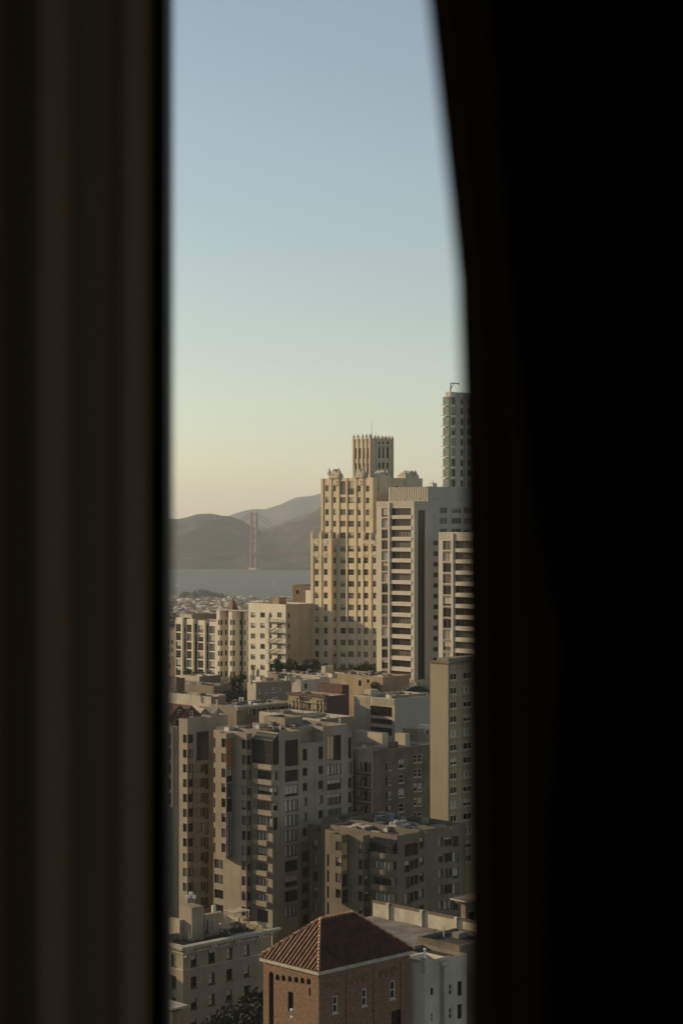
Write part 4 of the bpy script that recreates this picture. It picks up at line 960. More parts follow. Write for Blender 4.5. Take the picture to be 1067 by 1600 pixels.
# --- cream art deco tower
def deco():
    b = Bld('deco_tower', 'tall cream terracotta tower with carved gables, finials and a ribbed top', 583.5, 574, 'tower')
    Y1 = b.Y(502); X1 = b.X(660); zc = b.Z(746)
    xw = -1.7; Yl = b.Y(519, xw); xr = -1.1; Yr0 = b.Y(591, xr); Yr1 = b.Y(566.5, xr)
    cols = [(508.4, 513.7, 'deco'), (520.8, 525, 'deco'), (531.7, 540.2, 'deco2'), (544, 553, 'deco2'), (559, 563.4, 'deco'), (571.6, 577, 'deco')]
    L_ = []
    for (p, q, st) in cols:
        o = (p - 540) * .012
        L_ += [(p, q, 795.8 + o, 804.9 + o, 3, 18.15, st), (p, q, 777 + o, 786 + o, 1, 0, st)]
        if st == 'deco' : L_ += [(p, q, 758.5 + o, 768 + o, 1, 0, st)]
        else: L_ += [(p, q, 752, 773 + o, 1, 0, st)]
        if 528 < p < 566: L_ += [(p, q, 853 + o, 862 + o, 11, 18.3, st)]
    Rw = [(590, 594, 759, 767, 2, 18.3, 'deco'), (602, 606, 759, 767, 2, 18.3, 'deco'), (618, 622, 759, 767, 2, 18.3, 'deco')]
    b.block(0, X1, 0, Y1, 0, zc, 'deco', L=L_, Rr=Rw, par=.8)
    zl = b.Z(842, xw, Yl)
    b.block(xw, -.003, Yl, b.Y(486, xw), 0, zl, 'deco', L=[(492, 498, 852.6, 861.8, 11, 18.3, 'deco2'), (506, 511.8, 852.6, 861.8, 11, 18.3, 'deco2')], Rr=[(521.5, 525.5, 852.6, 861.8, 11, 18.3, 'deco')], par=.6)
    b.block(xr, -.003, Yr0, Yr1, 0, b.Z(844, xr, Yr0), 'deco', L=[(568.3, 575, 852.6, 861.8, 11, 18.4, 'deco2'), (582.8, 587.4, 852.6, 861.8, 11, 18.4, 'deco2')], par=.6)
    # pilasters of the upper block and the wings
    q = MB(); t = M['deco']
    for (p0, p1, yt_) in ((502.2, 505.6, 746), (514.8, 518.6, 738), (527.6, 530.6, 738), (541.2, 543.2, 746), (554.3, 557.5, 738), (565.4, 568.6, 738), (579.8, 583.4, 746)):
        zt_ = b.Z(yt_); q.box(-.22, -.003, b.Y(p1), b.Y(p0), b.Z(1036) if 528 < p0 < 566 else b.Z(842), zt_, t)
    for (p0, p1) in ((486.2, 490), (499.5, 503.2), (513.5, 518.8)): q.box(xw - .2, xw - .003, b.Y(p1, xw), b.Y(p0, xw), 0, zl + .8, t)
    for (p0, p1) in ((566.7, 568), (577, 581), (588.6, 590.8)): q.box(xr - .2, xr - .003, b.Y(p1, xr), b.Y(p0, xr), 0, b.Z(842, xr, Yr0), t)
    b.part('pilaster', q)
    # gables and carved panels
    q = MB(); s = M['decotrim']
    for (p0, p1) in ((515.2, 530.4), (554.6, 568.4)):
        ya, yb = b.Y(p1), b.Y(p0); zz = b.Z(741)
        q.box(-.5, 1.6, ya, yb, zc + .002, zz, s); q.face([(-.5, ya, zz), (-.5, (ya + yb) / 2, zz + 1.9), (-.5, yb, zz)][::-1], s); q.face([(-.5, ya, zz), (1.6, ya, zz), (1.6, (ya + yb) / 2, zz + 1.9), (-.5, (ya + yb) / 2, zz + 1.9)], s); q.face([(1.6, ya, zz), (1.6, yb, zz), (1.6, (ya + yb) / 2, zz + 1.9)], s); q.face([(-.5, (ya + yb) / 2, zz + 1.9), (1.6, (ya + yb) / 2, zz + 1.9), (1.6, yb, zz), (-.5, yb, zz)], s)
        for k in range(7): q.box(-.62, -.501, ya + .6 + (k % 3) * .75, ya + 1.0 + (k % 3) * .75, b.Z(757) + (k // 3) * .9, b.Z(757) + (k // 3) * .9 + .45, s)
        for y in (ya, yb): finial(q, -.2, y, b.Z(740), 2.1, s, .42)
    for p in (594, 606, 634, 650):
        x = b.X(p); finial(q, x, .3, b.Z(746, x, 0), 2.4, s, .5)
    for (p0, p1) in ((591, 608), (632, 653)):
        xa, xb_ = b.X(p0), b.X(p1); q.box(xa, xb_, -.4, 3, b.Z(790, xa, 0), b.Z(743, xa, 0), t)
        zz = b.Z(743, xa, 0); q.face([(xa, -.4, zz), (xb_, -.4, zz), ((xa + xb_) / 2, -.4, zz + 1.6)], s); q.face([(xa, 3, zz), (xa, -.4, zz), ((xa + xb_) / 2, -.4, zz + 1.6), ((xa + xb_) / 2, 3, zz + 1.6)][::-1], s); q.face([(xb_, 3, zz), (xb_, -.4, zz), ((xa + xb_) / 2, -.4, zz + 1.6), ((xa + xb_) / 2, 3, zz + 1.6)], s)
    for (p0, p1) in ((490.6, 499), (504, 513)):
        ya, yb = b.Y(p1, xw), b.Y(p0, xw); q.box(xw - .2, xw - .004, ya, yb, b.Z(850, xw, ya), b.Z(843, xw, ya), s); q.box(xw - .2, xw - .004, ya, yb, b.Z(868.5, xw, ya), b.Z(863, xw, ya), s)
    for (p0, p1) in ((568.5, 576.5), (581.5, 588)):
        ya, yb = b.Y(p1, xr), b.Y(p0, xr); q.box(xr - .2, xr - .004, ya, yb, b.Z(850, xr, ya), b.Z(844, xr, ya), s); q.box(xr - .2, xr - .004, ya, yb, b.Z(868.5, xr, ya), b.Z(863, xr, ya), s)
    for p in (487.5, 501, 516): finial(q, xw + .3, b.Y(p, xw), zl + .6, 2.4, s, .55)
    for p in (567.5, 579, 589): finial(q, xr + .3, b.Y(p, xr), b.Z(844, xr, Yr0) + .4, 2.4, s, .55)
    b.part('carved_trim', q)
    # ribbed top tower
    x, y = b.loc(578.7, 592); xe, ye = b.X(614, y), b.Y(552, x); zt = b.Z(685, x, y)
    b.block(x, xe, y, ye, zc - .7, zt, 'deco', L=[(p, p + 2.4, 700, 717, 2, 24, 'plain') for p in (555, 561, 568.5, 574)], Rr=[(p, p + 3.2, 699, 716, 1, 24, 'plain') for p in (590.8, 597, 603.6)] + [(p, p + 3.2, 723, 732, 1, 24, 'plain') for p in (590.8, 597, 603.6)] + [(p, p + 3.2, 690, 694, 1, 24, 'plain') for p in (590.8, 597, 603.6)], par=1)
    q = MB()
    for p in (552.4, 559, 566, 572, 577.8): yy = b.Y(p, x); q.box(x - .22, x - .003, yy - .35, yy + .35, zc, zt + .5, t); finial(q, x + .1, yy, zt + .4, 1.2, s, .3)
    for p in (580, 586, 591, 597, 603, 608, 613): xx = b.X(p, y); finial(q, xx, y + .1, zt - .1, 1.4, s, .32)
    for p in (579.5, 588.5, 608.5, 613.2): xx = b.X(p, y); q.box(xx - .3, xx + .3, y - .22, y - .003, zc, zt - .3, t)
    q.box(x - .25, xe, y - .25, y - .004, b.Z(697, x, y) , b.Z(696, x, y), s)
    for k in range(7): yy = y + (ye - y) * (k + .5) / 7; finial(q, xe - .2, yy, zt - .1, 1.2, s, .3)
    o = b.part('top_ribs', q)
    q = MB(); q.tube((x + 3.5, y + 3, zt - 1), (x + 3.5, y + 3, b.Z(655, x, y)), .14, M['metal'], 5, .04); q.tube((x + 5.4, y + 3, zt - 1), (x + 5.4, y + 3, b.Z(672, x, y)), .08, M['white2'], 5); b.part('antenna', q)
    b.done()
deco()

# --- tall white balconied tower, its twin, and the blocks behind
def white_tower(name, label, px, D, pl, pr, yt, strip, ops, y0, y1_, n, pitch, Rs=(), mR='towergrey', roofx=()):
    b = Bld(name, label, px, D, 'tower')
    Y1 = b.Y(pl); X1 = b.X(pr); zt = b.Z(yt)
    L_ = [(ops[0], ops[1], y0, y1_, n, pitch, 'blc'), (strip[0], strip[1], y0, y0 + pitch - 3.2, n, pitch, 'strip')]
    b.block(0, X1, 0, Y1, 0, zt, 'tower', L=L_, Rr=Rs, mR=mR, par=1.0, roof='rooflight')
    q = MB(); d = b.dep(0, Y1 / 2)
    ya, yb = b.Y(ops[1] + 1.2), b.Y(ops[0] - 1.2)
    for i in range(n):
        za = zpix(y1_ + pitch * i, d) - b.zb; q.box(-.14, -.003, ya, yb, za - 1.02, za - .04, M['tower'])
        q.box(-.03, .02, b.Y(strip[1]), b.Y(strip[0]), za - 1.15, za - .75, M['greyb'])
    yy = b.Y((strip[1] + ops[0]) / 2 + .3)
    q.box(-.4, -.145, yy - .35, yy + .35, 0, zt - .3, M['tower']); b.part('balcony_front', q)
    q = ribs(b, 'L', 0, .4, Y1 - .4, zpix(y0 - 1.5, d) - b.zb, zt - .1, .75, 'tower', .05); b.part('parapet_ribs', q)
    b.wall.face([(-1.0, ya, 0)] * 0 or [(0.001, 0, 0), (0.002, .01, 0), (0.002, 0, .01)], M['tower'])
    b.done(); return b
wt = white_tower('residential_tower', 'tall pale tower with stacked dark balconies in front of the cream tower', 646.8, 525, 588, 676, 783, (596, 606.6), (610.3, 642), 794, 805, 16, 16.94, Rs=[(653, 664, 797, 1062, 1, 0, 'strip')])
def tower_wing():
    b = Bld('residential_tower', 'grey shaded rear wing of the pale balconied tower', 668, 541, 'tower')
    x = b.X(760)
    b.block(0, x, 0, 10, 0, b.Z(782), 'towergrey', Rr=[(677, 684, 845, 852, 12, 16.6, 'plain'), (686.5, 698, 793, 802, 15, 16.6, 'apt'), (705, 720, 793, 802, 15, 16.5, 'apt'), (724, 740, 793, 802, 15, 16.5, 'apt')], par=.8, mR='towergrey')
    b.done()
tower_wing()
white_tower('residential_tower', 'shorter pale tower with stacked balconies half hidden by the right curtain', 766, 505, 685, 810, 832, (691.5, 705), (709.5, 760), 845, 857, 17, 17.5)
def screen_block():
    b = Bld('office_building', 'wide flat block with a ribbed pale rooftop screen behind the pale tower', 669.5, 556)
    b.block(0, b.X(790), 0, b.Y(607), 0, b.Z(760.5), 'towergrey', L=(), par=1.0, mR='towergrey')
    q = ribs(b, 'L', 0, .3, b.Y(607) - .2, b.Z(792), b.Z(760.2), .95, 'screen', .14); q.box(-.05, -.003, 0, b.Y(607), b.Z(792), b.Z(760.5), M['screen']); b.part('ribbed_screen', q)
    b.done()
    for i, (p, h) in enumerate(((671, 1.2), (676, 2.2), (682, 1.0), (690, .8))):
        D = 566; q = MB(); q.box(-.8, .8, -.7, .7, 0, h, M['metal']); q.tube((0, 0, h), (0, 0, h + .8), .12, M['metal']); q.box(-.9, .9, -.8, .8, h + .001, h + .08, M['fgrey'])
        tag(q.build('roof_vent', None, (k_of(p) * D, D, zpix(760.5, 556) - 1.0), R(44)), ['leftmost roof vent on the ribbed screen block', 'tallest roof vent on the ribbed screen block', 'third roof vent from left on the ribbed screen block', 'lowest roof vent on the ribbed screen block'][i], 'vent')
screen_block()
def far_tower():
    b = Bld('residential_tower', 'slim far high rise with a rooftop crane arm beside the right curtain', 703.5, 622, 'tower')
    X1 = b.X(752); zt = b.Z(612)
    b.block(0, X1, 0, b.Y(696), 0, zt, 'tower', Rr=[(704.6, 711, 620, 632, 10, 16.1, 'strip'), (716.4, 723, 621.5, 632, 10, 16.1, 'deco2'), (730, 737, 621, 632, 10, 16.1, 'deco2')], mR='white', par=.8)  # right face white: the sunlight on it is put into the wall colour
    b.block(2, 6, b.Y(696) + .003, b.Y(693.8, 2) , 0, b.Z(619), 'towergrey', L=[(694, 696, 622, 632, 0, 16, 'plain')], par=0)
    q = MB(); y1 = b.Y(693.5, 0); 
    for k in range(10):
        z = b.Z(632 + 16.1 * k); q.box(-.35, -.05, .3, b.Y(696) + .9, z, z + 2.6, M['ggreen'])
        q.box(-.8, -.003, .2, b.Y(696) + 1.4, z - .3, z - .05, M['tower'])
    b.part('glass_balcony', q)
    for (p, m) in ((711.5, 'tower'), (715, 'tower'), (724, 'tower')):
        x = b.X(p); q = MB(); q.box(x, x + .9, -.35, -.003, 0, zt - .5, M[m]); b.part('pier', q)
    b.done()
    D = 625; rt = tag(empty('window_crane', (k_of(703.3) * D, D, zt + b.zb - .8)), 'thin black crane arm on top of the slim far high rise', 'crane')
    q = MB(); h = zpix(598.5, D) - (zt + b.zb - .8); q.tube((0, 0, 0), (.2, 0, h), .2, M['black']); q.build('mast', rt)
    q = MB(); q.tube((.2, 0, h), (2.7, 0, h - .1), .15, M['black']); q.tube((.1, 0, h * .45), (1.3, 0, h - .1), .1, M['black']); q.ball((2.7, 0, h - .25), .28, M['black']); q.build('arm', rt)
far_tower()

# --- white building bottom right and the roof behind it
def low_white():
    b = Bld('apartment_building', 'white rendered building with a dark flat roof right of the brick tower', 663.5, 246)
    X1 = b.X(701); zt = b.Z(1505)
    b.block(0, X1, 0, b.Y(625), 0, zt, 'white', Rr=[(672.2, 676.8, 1543.5, 1555, 1, 0, 'plain'), (673, 675.5, 1584, 1589, 2, 6, 'plain')], mR='cream', par=1.6, pt=.35)
    b.block(X1 + .003, b.X(728, 1), .9, 9, 0, b.Z(1509), 'greyb', Rr=[(698.5, 706.5, 1537, 1556, 2, 37, 'sashw'), (714.5, 721.5, 1533, 1556, 2, 36, 'plain')], par=.5, mR='cream')
    b.block(b.X(728, 1) + .003, b.X(790, 1), 2.2, 10, 0, b.Z(1499), 'brown', par=.5)
    q = MB(); q.box(-.15, X1 + .1, -.15, -.003, zt - .02, zt + .25, M['stonew']); q.box(-.15, -.003, 0, b.Y(625), zt - .02, zt + .25, M['stonew']); q.box(-.1, X1, -.12, -.004, b.Z(1517), b.Z(1515), M['stonew']); b.part('coping', q)
    q = MB(); x = b.X(688.2); q.tube((x, -.25, 0), (x, -.25, b.Z(1506, x)), .12, M['fgrey']); q.tube((x + .5, -.25, 0), (x + .5, -.25, b.Z(1506, x)), .12, M['stonew']); q.box(x - .2, x + .7, -.45, -.05, b.Z(1508, x), b.Z(1503, x), M['stonew']); b.part('drain_pipe', q)
    q = MB(); q.box(-.25, .45, -.25, .45, zt - 1.3, zt + .7, M['stonew']); q.tube((.1, .1, zt + .7), (.1, .1, zt + 1.6), .22, M['white2'], 8, .12); q.ball((.1, .1, zt + 1.75), .2, M['white2']); b.part('corner_ornament', q)
    b.done()
    c = Bld('building', 'wide gravel roof with a long sunlit parapet behind the white rendered building', 700, 262)
    zr = c.Z(1492, 6, 0); Yf = c.Y(582, 14)
    c.block(0.5, 14, 2, max(2.5, Yf), 0, zr, 'greyb', par=0, roof='rooflight')
    c.roof.mats = [M['rooflight'] for m in c.roof.mats]
    x = 14.01; q = MB(); q.box(x, x + .4, -12, Yf, 0, zr + 2.1, M['stonew']); q.box(x - .15, x + .6, -12, Yf, zr + 2.102, zr + 2.35, M['wood'])
    for k in range(8):
        y = -10 + k * 7
        if y < Yf - .5: q.box(x - .35, x - .003, y, y + .5, zr, zr + 2.5, M['stonew'])
    c.block(0.5, 14, -12, 1.99, 0, zr - .01, 'greyb', par=0, roof='rooflight')
    c.part('parapet', q); c.done()
    D = 268
    for i, px in enumerate((655, 660, 672)):
        rt = tag(empty('air_handler', (k_of(px) * D, D, zr + c.zb), R(44)), ['left grey air unit on the gravel roof behind the brick tower', 'middle grey air unit on the gravel roof, with round fan', 'right grey air unit beside pipes on the gravel roof'][i], 'air conditioner')
        q = MB(); q.box(-.7, .7, -.5, .5, .15, 1.1, M['fgrey']); q.box(-.6, -.5, -.4, .4, 0, .149, M['black']); q.box(.5, .6, -.4, .4, 0, .149, M['black']); q.build('casing', rt)
        q = MB(); q.tube((0, 0, 1.1), (0, 0, 1.25), .4, M['black'], 10); q.build('fan', rt)
    q = MB()
    D = 266; q.tube((0, 0, 0), (0, 0, 2.6), .13, M['stonew'], 8, .1); q.tube((0, 0, 2.601), (0, 0, 2.75), .2, M['stonew'], 8)
    tag(q.build('vent_pipe', None, (k_of(724.5) * 256, 256, zpix(1511, 256))), 'tall pale vent pipe at the right end of the white building roof', 'pipe')
low_white()
def right_house():
    b = Bld('apartment_building', 'dark house with a heavy cornice and a golden lit bay at the right curtain', 727, 330)
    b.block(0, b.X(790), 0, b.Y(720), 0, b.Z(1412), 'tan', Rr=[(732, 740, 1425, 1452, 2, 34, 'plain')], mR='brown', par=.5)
    q = MB(); zt = b.Z(1407); q.box(-1.5, 12, -1.3, b.Y(712), zt, zt + .35, M['brown']); q.box(-1.6, 12, -1.4, -1.301, zt + .05, zt + .3, M['stonew']); q.box(-1.6, -1.501, -1.3, b.Y(712), zt + .05, zt + .3, M['stonew']); q.box(-.9, 12, -.8, b.Y(716), zt - .5, zt - .003, M['brown']); b.part('cornice', q)
    b.done()
right_house()
def left_edge_bit():
    b = Bld('house', 'low flat roof edge at the bottom left corner beside the ivory house', 270, 262)
    b.block(0, 2, 0, 12, 0, b.Z(1582), 'greyb', par=.3)
    q = MB(); q.box(-.5, 2.4, -.5, 12, b.Z(1577), b.Z(1574), M['stonew']); b.part('cornice', q); b.done()
left_edge_bit()
# unseen block off to the left, added to shade the foot of the ivory house
low('apartment_building', 'unseen beige block left of the ivory house, added for its shade', -170, 312, -270, -90, 1374, 'condo', L=[(-250, -240, 1360, 1376, 4, 34, 'sash')], Rr=[(-150, -140, 1360, 1376, 4, 34, 'sash')])

# --- trees among the buildings
T = [
 (431, 545, 1049, 1029, 2.6, 'leaf', 'left green tree before the white apartment fire escape'), (441, 548, 1049, 1030, 2.4, 'leaf', 'second green tree before the white apartment corner'),
 (455, 552, 1049, 1030, 2.6, 'leafd', 'green tree before the tan shaded wall of the white apartments'), (470, 552, 1050, 1036, 2.2, 'leafd', 'small dark tree at the foot of the white apartments'),
 (485, 553, 1052, 1028, 3.0, 'leafd', 'dark tree at the left foot of the cream tower'), (497, 556, 1052, 1031, 2.6, 'leafd', 'second dark tree at the left foot of the cream tower'),
 (531, 556, 1056, 1038, 3.2, 'leafd', 'wide dark shrub like tree under the cream tower'), (545, 552, 1056, 1040, 3.0, 'leafd', 'middle dark tree under the cream tower'),
 (558, 552, 1056, 1038, 3.0, 'leaf', 'green tree under the cream tower, left of the palm'), (570, 553, 1054, 1033, 2.2, 'leaf', 'spiky green tree right of centre under the cream tower'),
 (580, 550, 1054, 1036, 2.8, 'leaf', 'bright green tree next to the pale tower foot'), (591, 515, 1082, 1064, 2.4, 'leaf', 'small tree before the pale tower entrance'),
 (300, 560, 1062, 1045, 3.4, 'leaf', 'round green tree before the gridded apartments'), (313, 560, 1062, 1046, 3.2, 'leaf', 'second round green tree before the gridded apartments'),
 (323, 556, 1062, 1048, 2.6, 'leafd', 'small dark tree at the right foot of the gridded apartments'),
 (370, 520, 1092, 1052, 2.4, 'leaf', 'tall slim tree before the bayed cream apartments'), (376, 505, 1100, 1070, 3.4, 'leafd', 'dark tree in the garden right of the box extensions'),
 (368, 500, 1102, 1076, 3.2, 'leafd', 'lower dark tree in the garden right of the box extensions'), (380, 498, 1104, 1080, 3.0, 'leafd', 'dark garden tree touching the beige flat roofed house'),
 (361, 512, 1094, 1068, 2.8, 'leafd', 'dark garden tree behind the box extensions'),
 (378, 268, 1640, 1562, 3.6, 'leafd', 'dark street tree between the ivory house and the brick tower'), (398, 266, 1640, 1548, 3.0, 'leafd', 'tall dark street tree touching the brick tower'), (352, 266, 1650, 1578, 3.0, 'leafd', 'low dark street tree below the ivory house windows'),
 (404, 262, 1650, 1575, 2.4, 'leafd', 'small dark street tree at the brick tower corner'),
]
for i, (px, D, yb, yt_, r_, m, lab) in enumerate(T):
    z0 = zpix(yb, D); h = zpix(yt_, D) - z0; x = k_of(px) * D; gz = min(z0, ground_z(x, D))
    h += z0 - gz; tree(x, D, gz, h, r_, lab, m, 200 + i, 1500 if D < 300 else 750, .34 if D < 300 else .3, cf=max(.55, 1 - (r_ * 1.1) / h))
# --- roof clutter
vg = random.Random(21)
def vent(px, D, py, kind, label, group=None):
    p = (k_of(px) * D, D, zpix(py, D) - .25); q = MB()
    if kind == 0: q.tube((0, 0, 0), (0, 0, 1.5), .13, M['white2'], 8); q.tube((0, 0, 1.501), (0, 0, 1.72), .22, M['white2'], 8); n = 'vent_pipe'; c_ = 'pipe'
    elif kind == 1: q.box(-.35, .35, -.35, .35, 0, 1.9, M['cream']); q.box(-.42, .42, -.42, .42, 1.901, 2.05, M['stonew']); q.tube((0, 0, 2.05), (0, 0, 2.5), .16, M['red'], 8); n = 'chimney'; c_ = 'chimney'
    else: q.box(-1, 1, -.7, .7, .2, 1.2, M['metal']); q.box(-.9, -.7, -.6, .6, 0, .199, M['black']); q.box(.7, .9, -.6, .6, 0, .199, M['black']); q.tube((0, 0, 1.2), (0, 0, 1.4), .5, M['fgrey'], 10); n = 'air_handler'; c_ = 'air conditioner'
    tag(q.build(n, None, p, R(44)), label, c_, group)
VL = ['leftmost of three white pipes on the low walled roof at the left edge', 'middle of three white pipes on the low walled roof at the left edge', 'right one of three white pipes on the low walled roof at the left edge',
      'left of the white pipe pair below the left box extension', 'right of the white pipe pair below the left box extension', 'single white pipe at the left end of the brown terrace roof',
      'left of three white pipes before the dark garden trees', 'middle of three white pipes before the dark garden trees', 'right of three white pipes before the dark garden trees',
      'left of the white pipe pair on the low cream terrace', 'right of the white pipe pair on the low cream terrace', 'white pipe near the middle of the low cream terrace roof', 'white pipe toward the right end of the low cream terrace roof',
      'left of three white pipes beside the cream roof box under the cream tower', 'middle of three white pipes beside the cream roof box under the cream tower', 'right of three white pipes beside the cream roof box under the cream tower',
      'left of three white pipes on the pale roof behind the victorian front', 'middle of three white pipes on the pale roof behind the victorian front', 'right of three white pipes on the pale roof behind the victorian front']
for lab, (px, D, py) in zip(VL, [(273, 488, 1092), (276, 488, 1092), (279, 489, 1092), (296, 489, 1091), (299, 489, 1091), (339, 452, 1103), (375, 476, 1099), (378, 476, 1099), (380, 477, 1099), (443, 522, 1054), (446, 522, 1054), (458, 524, 1056), (480, 524, 1057), (496, 507, 1060), (499, 507, 1060), (502, 507, 1060), (464, 492, 1070), (467, 492, 1070), (470, 492, 1071)]):
    vent(px, D, py, 0, lab, 'white vent pipes on the low roofs')
for lab, px, D, py in [('white capped pipe at the right end of the stepped beige tower roof', 531, 405, 1134), ('left of two white capped pipes on the fire escape building roof edge', 567, 436, 1174), ('right of two white capped pipes on the fire escape building roof edge', 570, 436, 1174)]: vent(px, D, py, 0, lab, 'white capped pipes near the red brick wall')
for lab, px, D, py in [('white pipe at the rear of the stepped beige tower roof', 397, 405, 1140), ('white pipe above the right side of the large corner conservatory', 438, 391, 1145), ('white pipe at the left corner of the large corner conservatory roof', 397, 392, 1146)]: vent(px, D, py, 0, lab, 'white pipes on the stepped tower roof')
for i, (px, D, py) in enumerate([(395, 560, 1056), (403, 560, 1056), (392, 476, 1068), (448, 488, 1067), (455, 488, 1067)]):
    vent(px, D, py, 1, ['left squat chimney against the white apartments', 'right squat chimney against the white apartments', 'squat chimney at the left end of the beige flat roofed house', 'left squat chimney at the right end of the beige flat roofed house', 'right squat chimney at the right end of the beige flat roofed house'][i], 'cream chimneys below the white apartments')
for i, (px, D, py) in enumerate([(360, 394, 1143), (374, 396, 1142), (408, 397, 1140), (485, 396, 1143), (455, 500, 1064), (520, 515, 1058), (610, 478, 1091), (640, 480, 1090)]):
    vent(px, D, py, 2, ['leftmost air unit on the stepped beige tower roof', 'second air unit on the stepped beige tower roof', 'air unit before the penthouse box of the stepped tower', 'air unit right of the penthouse box of the stepped tower', 'air unit on the long low pale roof', 'air unit on the tan plastered building', 'left air unit on the ribbed office roof', 'right air unit on the ribbed office roof'][i])


# ------------------------------------------------------------------ hotel room round the camera
RM = {'wall': mat('room_wall_paint', (0.34, 0.30, 0.25), 0.9, 0.05, 1), 'floor': mat('room_carpet', (0.06, 0.045, 0.035), 0.95, 0.2, 8)}
YW = 2.30
def room():
    w = RM['wall']
    def st(nm, *bx):
        q = MB()
        for a in bx: q.box(*a, RM['floor'] if nm == 'floor' else w)
        tag(q.build(nm), kind='structure')
    st('floor', (-2.2, 1.7, -3.0, YW + .3, 198.2, 198.5)); st('ceiling', (-2.2, 1.7, -3.0, YW + .3, 201.2, 201.5))
    st('wall_left', (-2.2, -2.0, -3.0, YW + .3, 198.501, 201.199)); st('wall_right', (1.5, 1.7, -3.0, YW + .3, 198.501, 201.199)); st('wall_back', (-1.999, 1.499, -3.0, -2.8, 198.501, 201.199))
    st('wall_front', (-1.999, -1.35, YW, YW + .3, 198.501, 201.199), (.75, 1.499, YW, YW + .3, 198.501, 201.199), (-1.349, .749, YW, YW + .3, 198.501, 198.95), (-1.349, .749, YW, YW + .3, 200.95, 201.199), (-1.349, -.62, YW + .001, YW + .299, 198.951, 200.949))
    rt = tag(empty('window', (0, YW + .12, 198.951)), 'dark framed hotel window seen between the two curtains', 'window')
    f = MB(); m = M['black']
    f.box(-.619, -.571, -.04, .04, 0, 1.998, m); f.box(.70, .748, -.04, .04, 0, 1.998, m); f.box(-.57, .699, -.04, .04, 0, .05, m); f.box(-.57, .699, -.04, .04, 1.948, 1.998, m)
    xr = k_of(261) * (YW + .08); f.box(xr - .045, xr, -.05, .05, .051, 1.947, m); f.build('frame', rt)
    g = bpy.data.materials.new('window_glass'); n, l = nodes_of(g); n.remove(n['Principled BSDF'])
    tr = n.new('ShaderNodeBsdfTransparent'); tr.inputs[0].default_value = (.97, .97, .96, 1); gl = n.new('ShaderNodeBsdfGlossy'); gl.inputs['Roughness'].default_value = .02; fr = n.new('ShaderNodeFresnel'); mx = n.new('ShaderNodeMixShader')
    l.new(fr.outputs[0], mx.inputs[0]); l.new(tr.outputs[0], mx.inputs[1]); l.new(gl.outputs[0], mx.inputs[2]); l.new(mx.outputs[0], n['Material Output'].inputs[0])
    for (a, b) in ((-.57, xr - .046), (xr + .001, .699)):
        q = MB(); q.face([(a, .0, .051), (b, .0, .051), (b, .0, 1.947), (a, .0, 1.947)], g); q.build('pane', rt)
room()
def curtain_mat(name, col, tr):
    m = bpy.data.materials.new(name); n, l = nodes_of(m); p = n['Principled BSDF']; p.inputs['Base Color'].default_value = (*col, 1); p.inputs['Roughness'].default_value = .95
    t = n.new('ShaderNodeBsdfTranslucent'); t.inputs[0].default_value = (*tr, 1); a = n.new('ShaderNodeAddShader')
    tc = n.new('ShaderNodeTexCoord'); w = n.new('ShaderNodeTexNoise'); w.inputs['Scale'].default_value = 60; mp = n.new('ShaderNodeMapping'); mp.inputs['Scale'].default_value = (6, 6, .3)
    bp = n.new('ShaderNodeBump'); bp.inputs['Strength'].default_value = .2; bp.inputs['Distance'].default_value = .002
    l.new(tc.outputs['Object'], mp.inputs[0]); l.new(mp.outputs[0], w.inputs['Vector']); l.new(w.outputs[0], bp.inputs['Height']); l.new(bp.outputs[0], p.inputs['Normal'])
    l.new(p.outputs[0], a.inputs[0]); l.new(t.outputs[0], a.inputs[1]); l.new(a.outputs[0], n['Material Output'].inputs[0]); return m
def curtain(label, edge, width, y0, sgn, m, folds, amp, seed, z0=198.52, z1=201.18, prof=None):
    """edge(z) -> x of the free edge; the cloth runs away from it by width on the sgn side in vertical folds"""
    nu, nz_ = (900 if prof else 260), 40; v = []; f = []
    r = random.Random(seed); ph = [r.uniform(0, 6.28) for _ in range(4)]
    for j in range(nz_ + 1):
        z = z0 + (z1 - z0) * j / nz_; e = edge(z)
        for i in range(nu + 1):
            u = i / nu; x = e + sgn * u * width
            s = u * folds * 2 * math.pi
            y = y0 + amp * (.6 * math.sin(s + ph[0] + .15 * math.sin(z * 1.3)) + .3 * math.sin(s * 1.73 + ph[1]) + .22 * math.sin(s * .47 + ph[2] + .3 * z)) + .03 * u
            if prof:
                d = u * width; y = y0 + interp(prof, d + .0012 * math.sin(z * 2.1)) * (1 + .12 * math.sin(z * 1.7 + d * 30))
                v.append((x, y, z)); continue
            v.append((x + sgn * .35 * amp * math.sin(s * 1.0 + ph[3]) * min(1, u * 8), y, z))
    for j in range(nz_):
        for i in range(nu):
            a = j * (nu + 1) + i; f.append((a, a + 1, a + nu + 2, a + nu + 1))
    me = bpy.data.meshes.new('curtain'); me.from_pydata(v, [], f); me.materials.append(m); me.polygons.foreach_set('use_smooth', [True] * len(f))
    o = bpy.data.objects.new('curtain', me); C.objects.link(o); 
    tag(o, label, 'curtain'); return o
yl = 2.02; yr = 1.45
seg = [(10, 3.2), (34, .25), (22, -3.4), (40, .15), (32, 3.4), (50, .5), (36, -3.6), (44, -.2), (30, 3.2), (46, .3), (34, -3.0)]
prof = [(0.0, 0.0)]
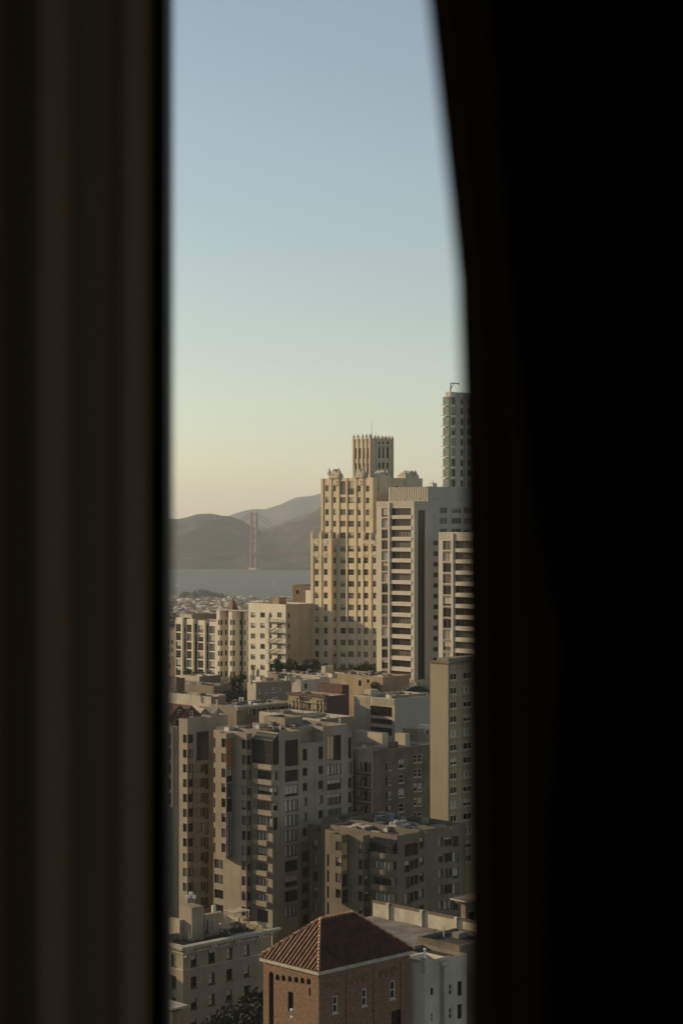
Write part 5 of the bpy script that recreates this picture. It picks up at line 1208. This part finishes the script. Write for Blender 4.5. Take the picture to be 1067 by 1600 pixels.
for k in range(90):
    w_, sl_ = seg[k % len(seg)]; a_, b_ = prof[-1]; w_ = w_ * yl / F * (1 + .12 * math.sin(k * 2.3)); prof.append((a_ + w_, b_ + w_ * sl_ - b_ * .12))
prof2 = [(i * .0008, sum(interp(prof, max(0, i * .0008 + j * .0012)) for j in range(-3, 4)) / 7) for i in range(1500)]
curtain('dark brown pleated curtain filling the left third of the view', lambda z: k_of(236 + 3 * math.sin(z)) * yl, 1.15, yl, -1, curtain_mat('brown_drape', (0.16, 0.12, 0.09), (0.125, 0.091, 0.065)), 15, .05, 5, prof=prof2)
def redge(z):
    py = CY - (z - H) / yr * F
    return interp([(-900, 572), (0, 669), (400, 713), (440, 716), (700, 724), (1000, 728), (1600, 733), (2600, 737)], py)
curtain('thin brown curtain with a bowed edge, right of the city view', lambda z: k_of(redge(z)) * yr, .95, yr, 1, curtain_mat('dark_brown_lining', (0.05, 0.035, 0.022), (0.028, 0.0185, 0.008)), 12, .02, 8)
yb_ = 1.32  # added black cloth, shaped to the unlit zone of the right curtain
def bedge(z):
    py = CY - (z - H) / yb_ * F
    return interp([(-900, 690), (0, 760), (500, 800), (800, 835), (1000, 870), (1300, 855), (1600, 850), (2600, 850)], py)
curtain('black cloth at the far right, added for the unlit part of the right curtain', lambda z: k_of(bedge(z)) * yb_, .9, yb_, 1, curtain_mat('unlit_curtain_black', (0.012, 0.011, 0.01), (0.0, 0.0, 0.0)), 12, .02, 11)

# ------------------------------------------------------------------ haze
hb = MB(); hb.box(-9300, 9300, -320, 16400, -4.2, 445, M['ground'])
hz = hb.build('haze'); hz.data.materials.clear()
hm = bpy.data.materials.new('haze'); n, l = nodes_of(hm); n.remove(n['Principled BSDF']); pv = n.new('ShaderNodeVolumePrincipled')
pv.inputs['Color'].default_value = (0.80, 0.86, 0.90, 1); pv.inputs['Density'].default_value = 0.000051; pv.inputs['Anisotropy'].default_value = 0.1
l.new(pv.outputs[0], n['Material Output'].inputs['Volume']); hz.data.materials.append(hm); tag(hz, 'thin warm haze in the evening air', 'haze', None, 'stuff')
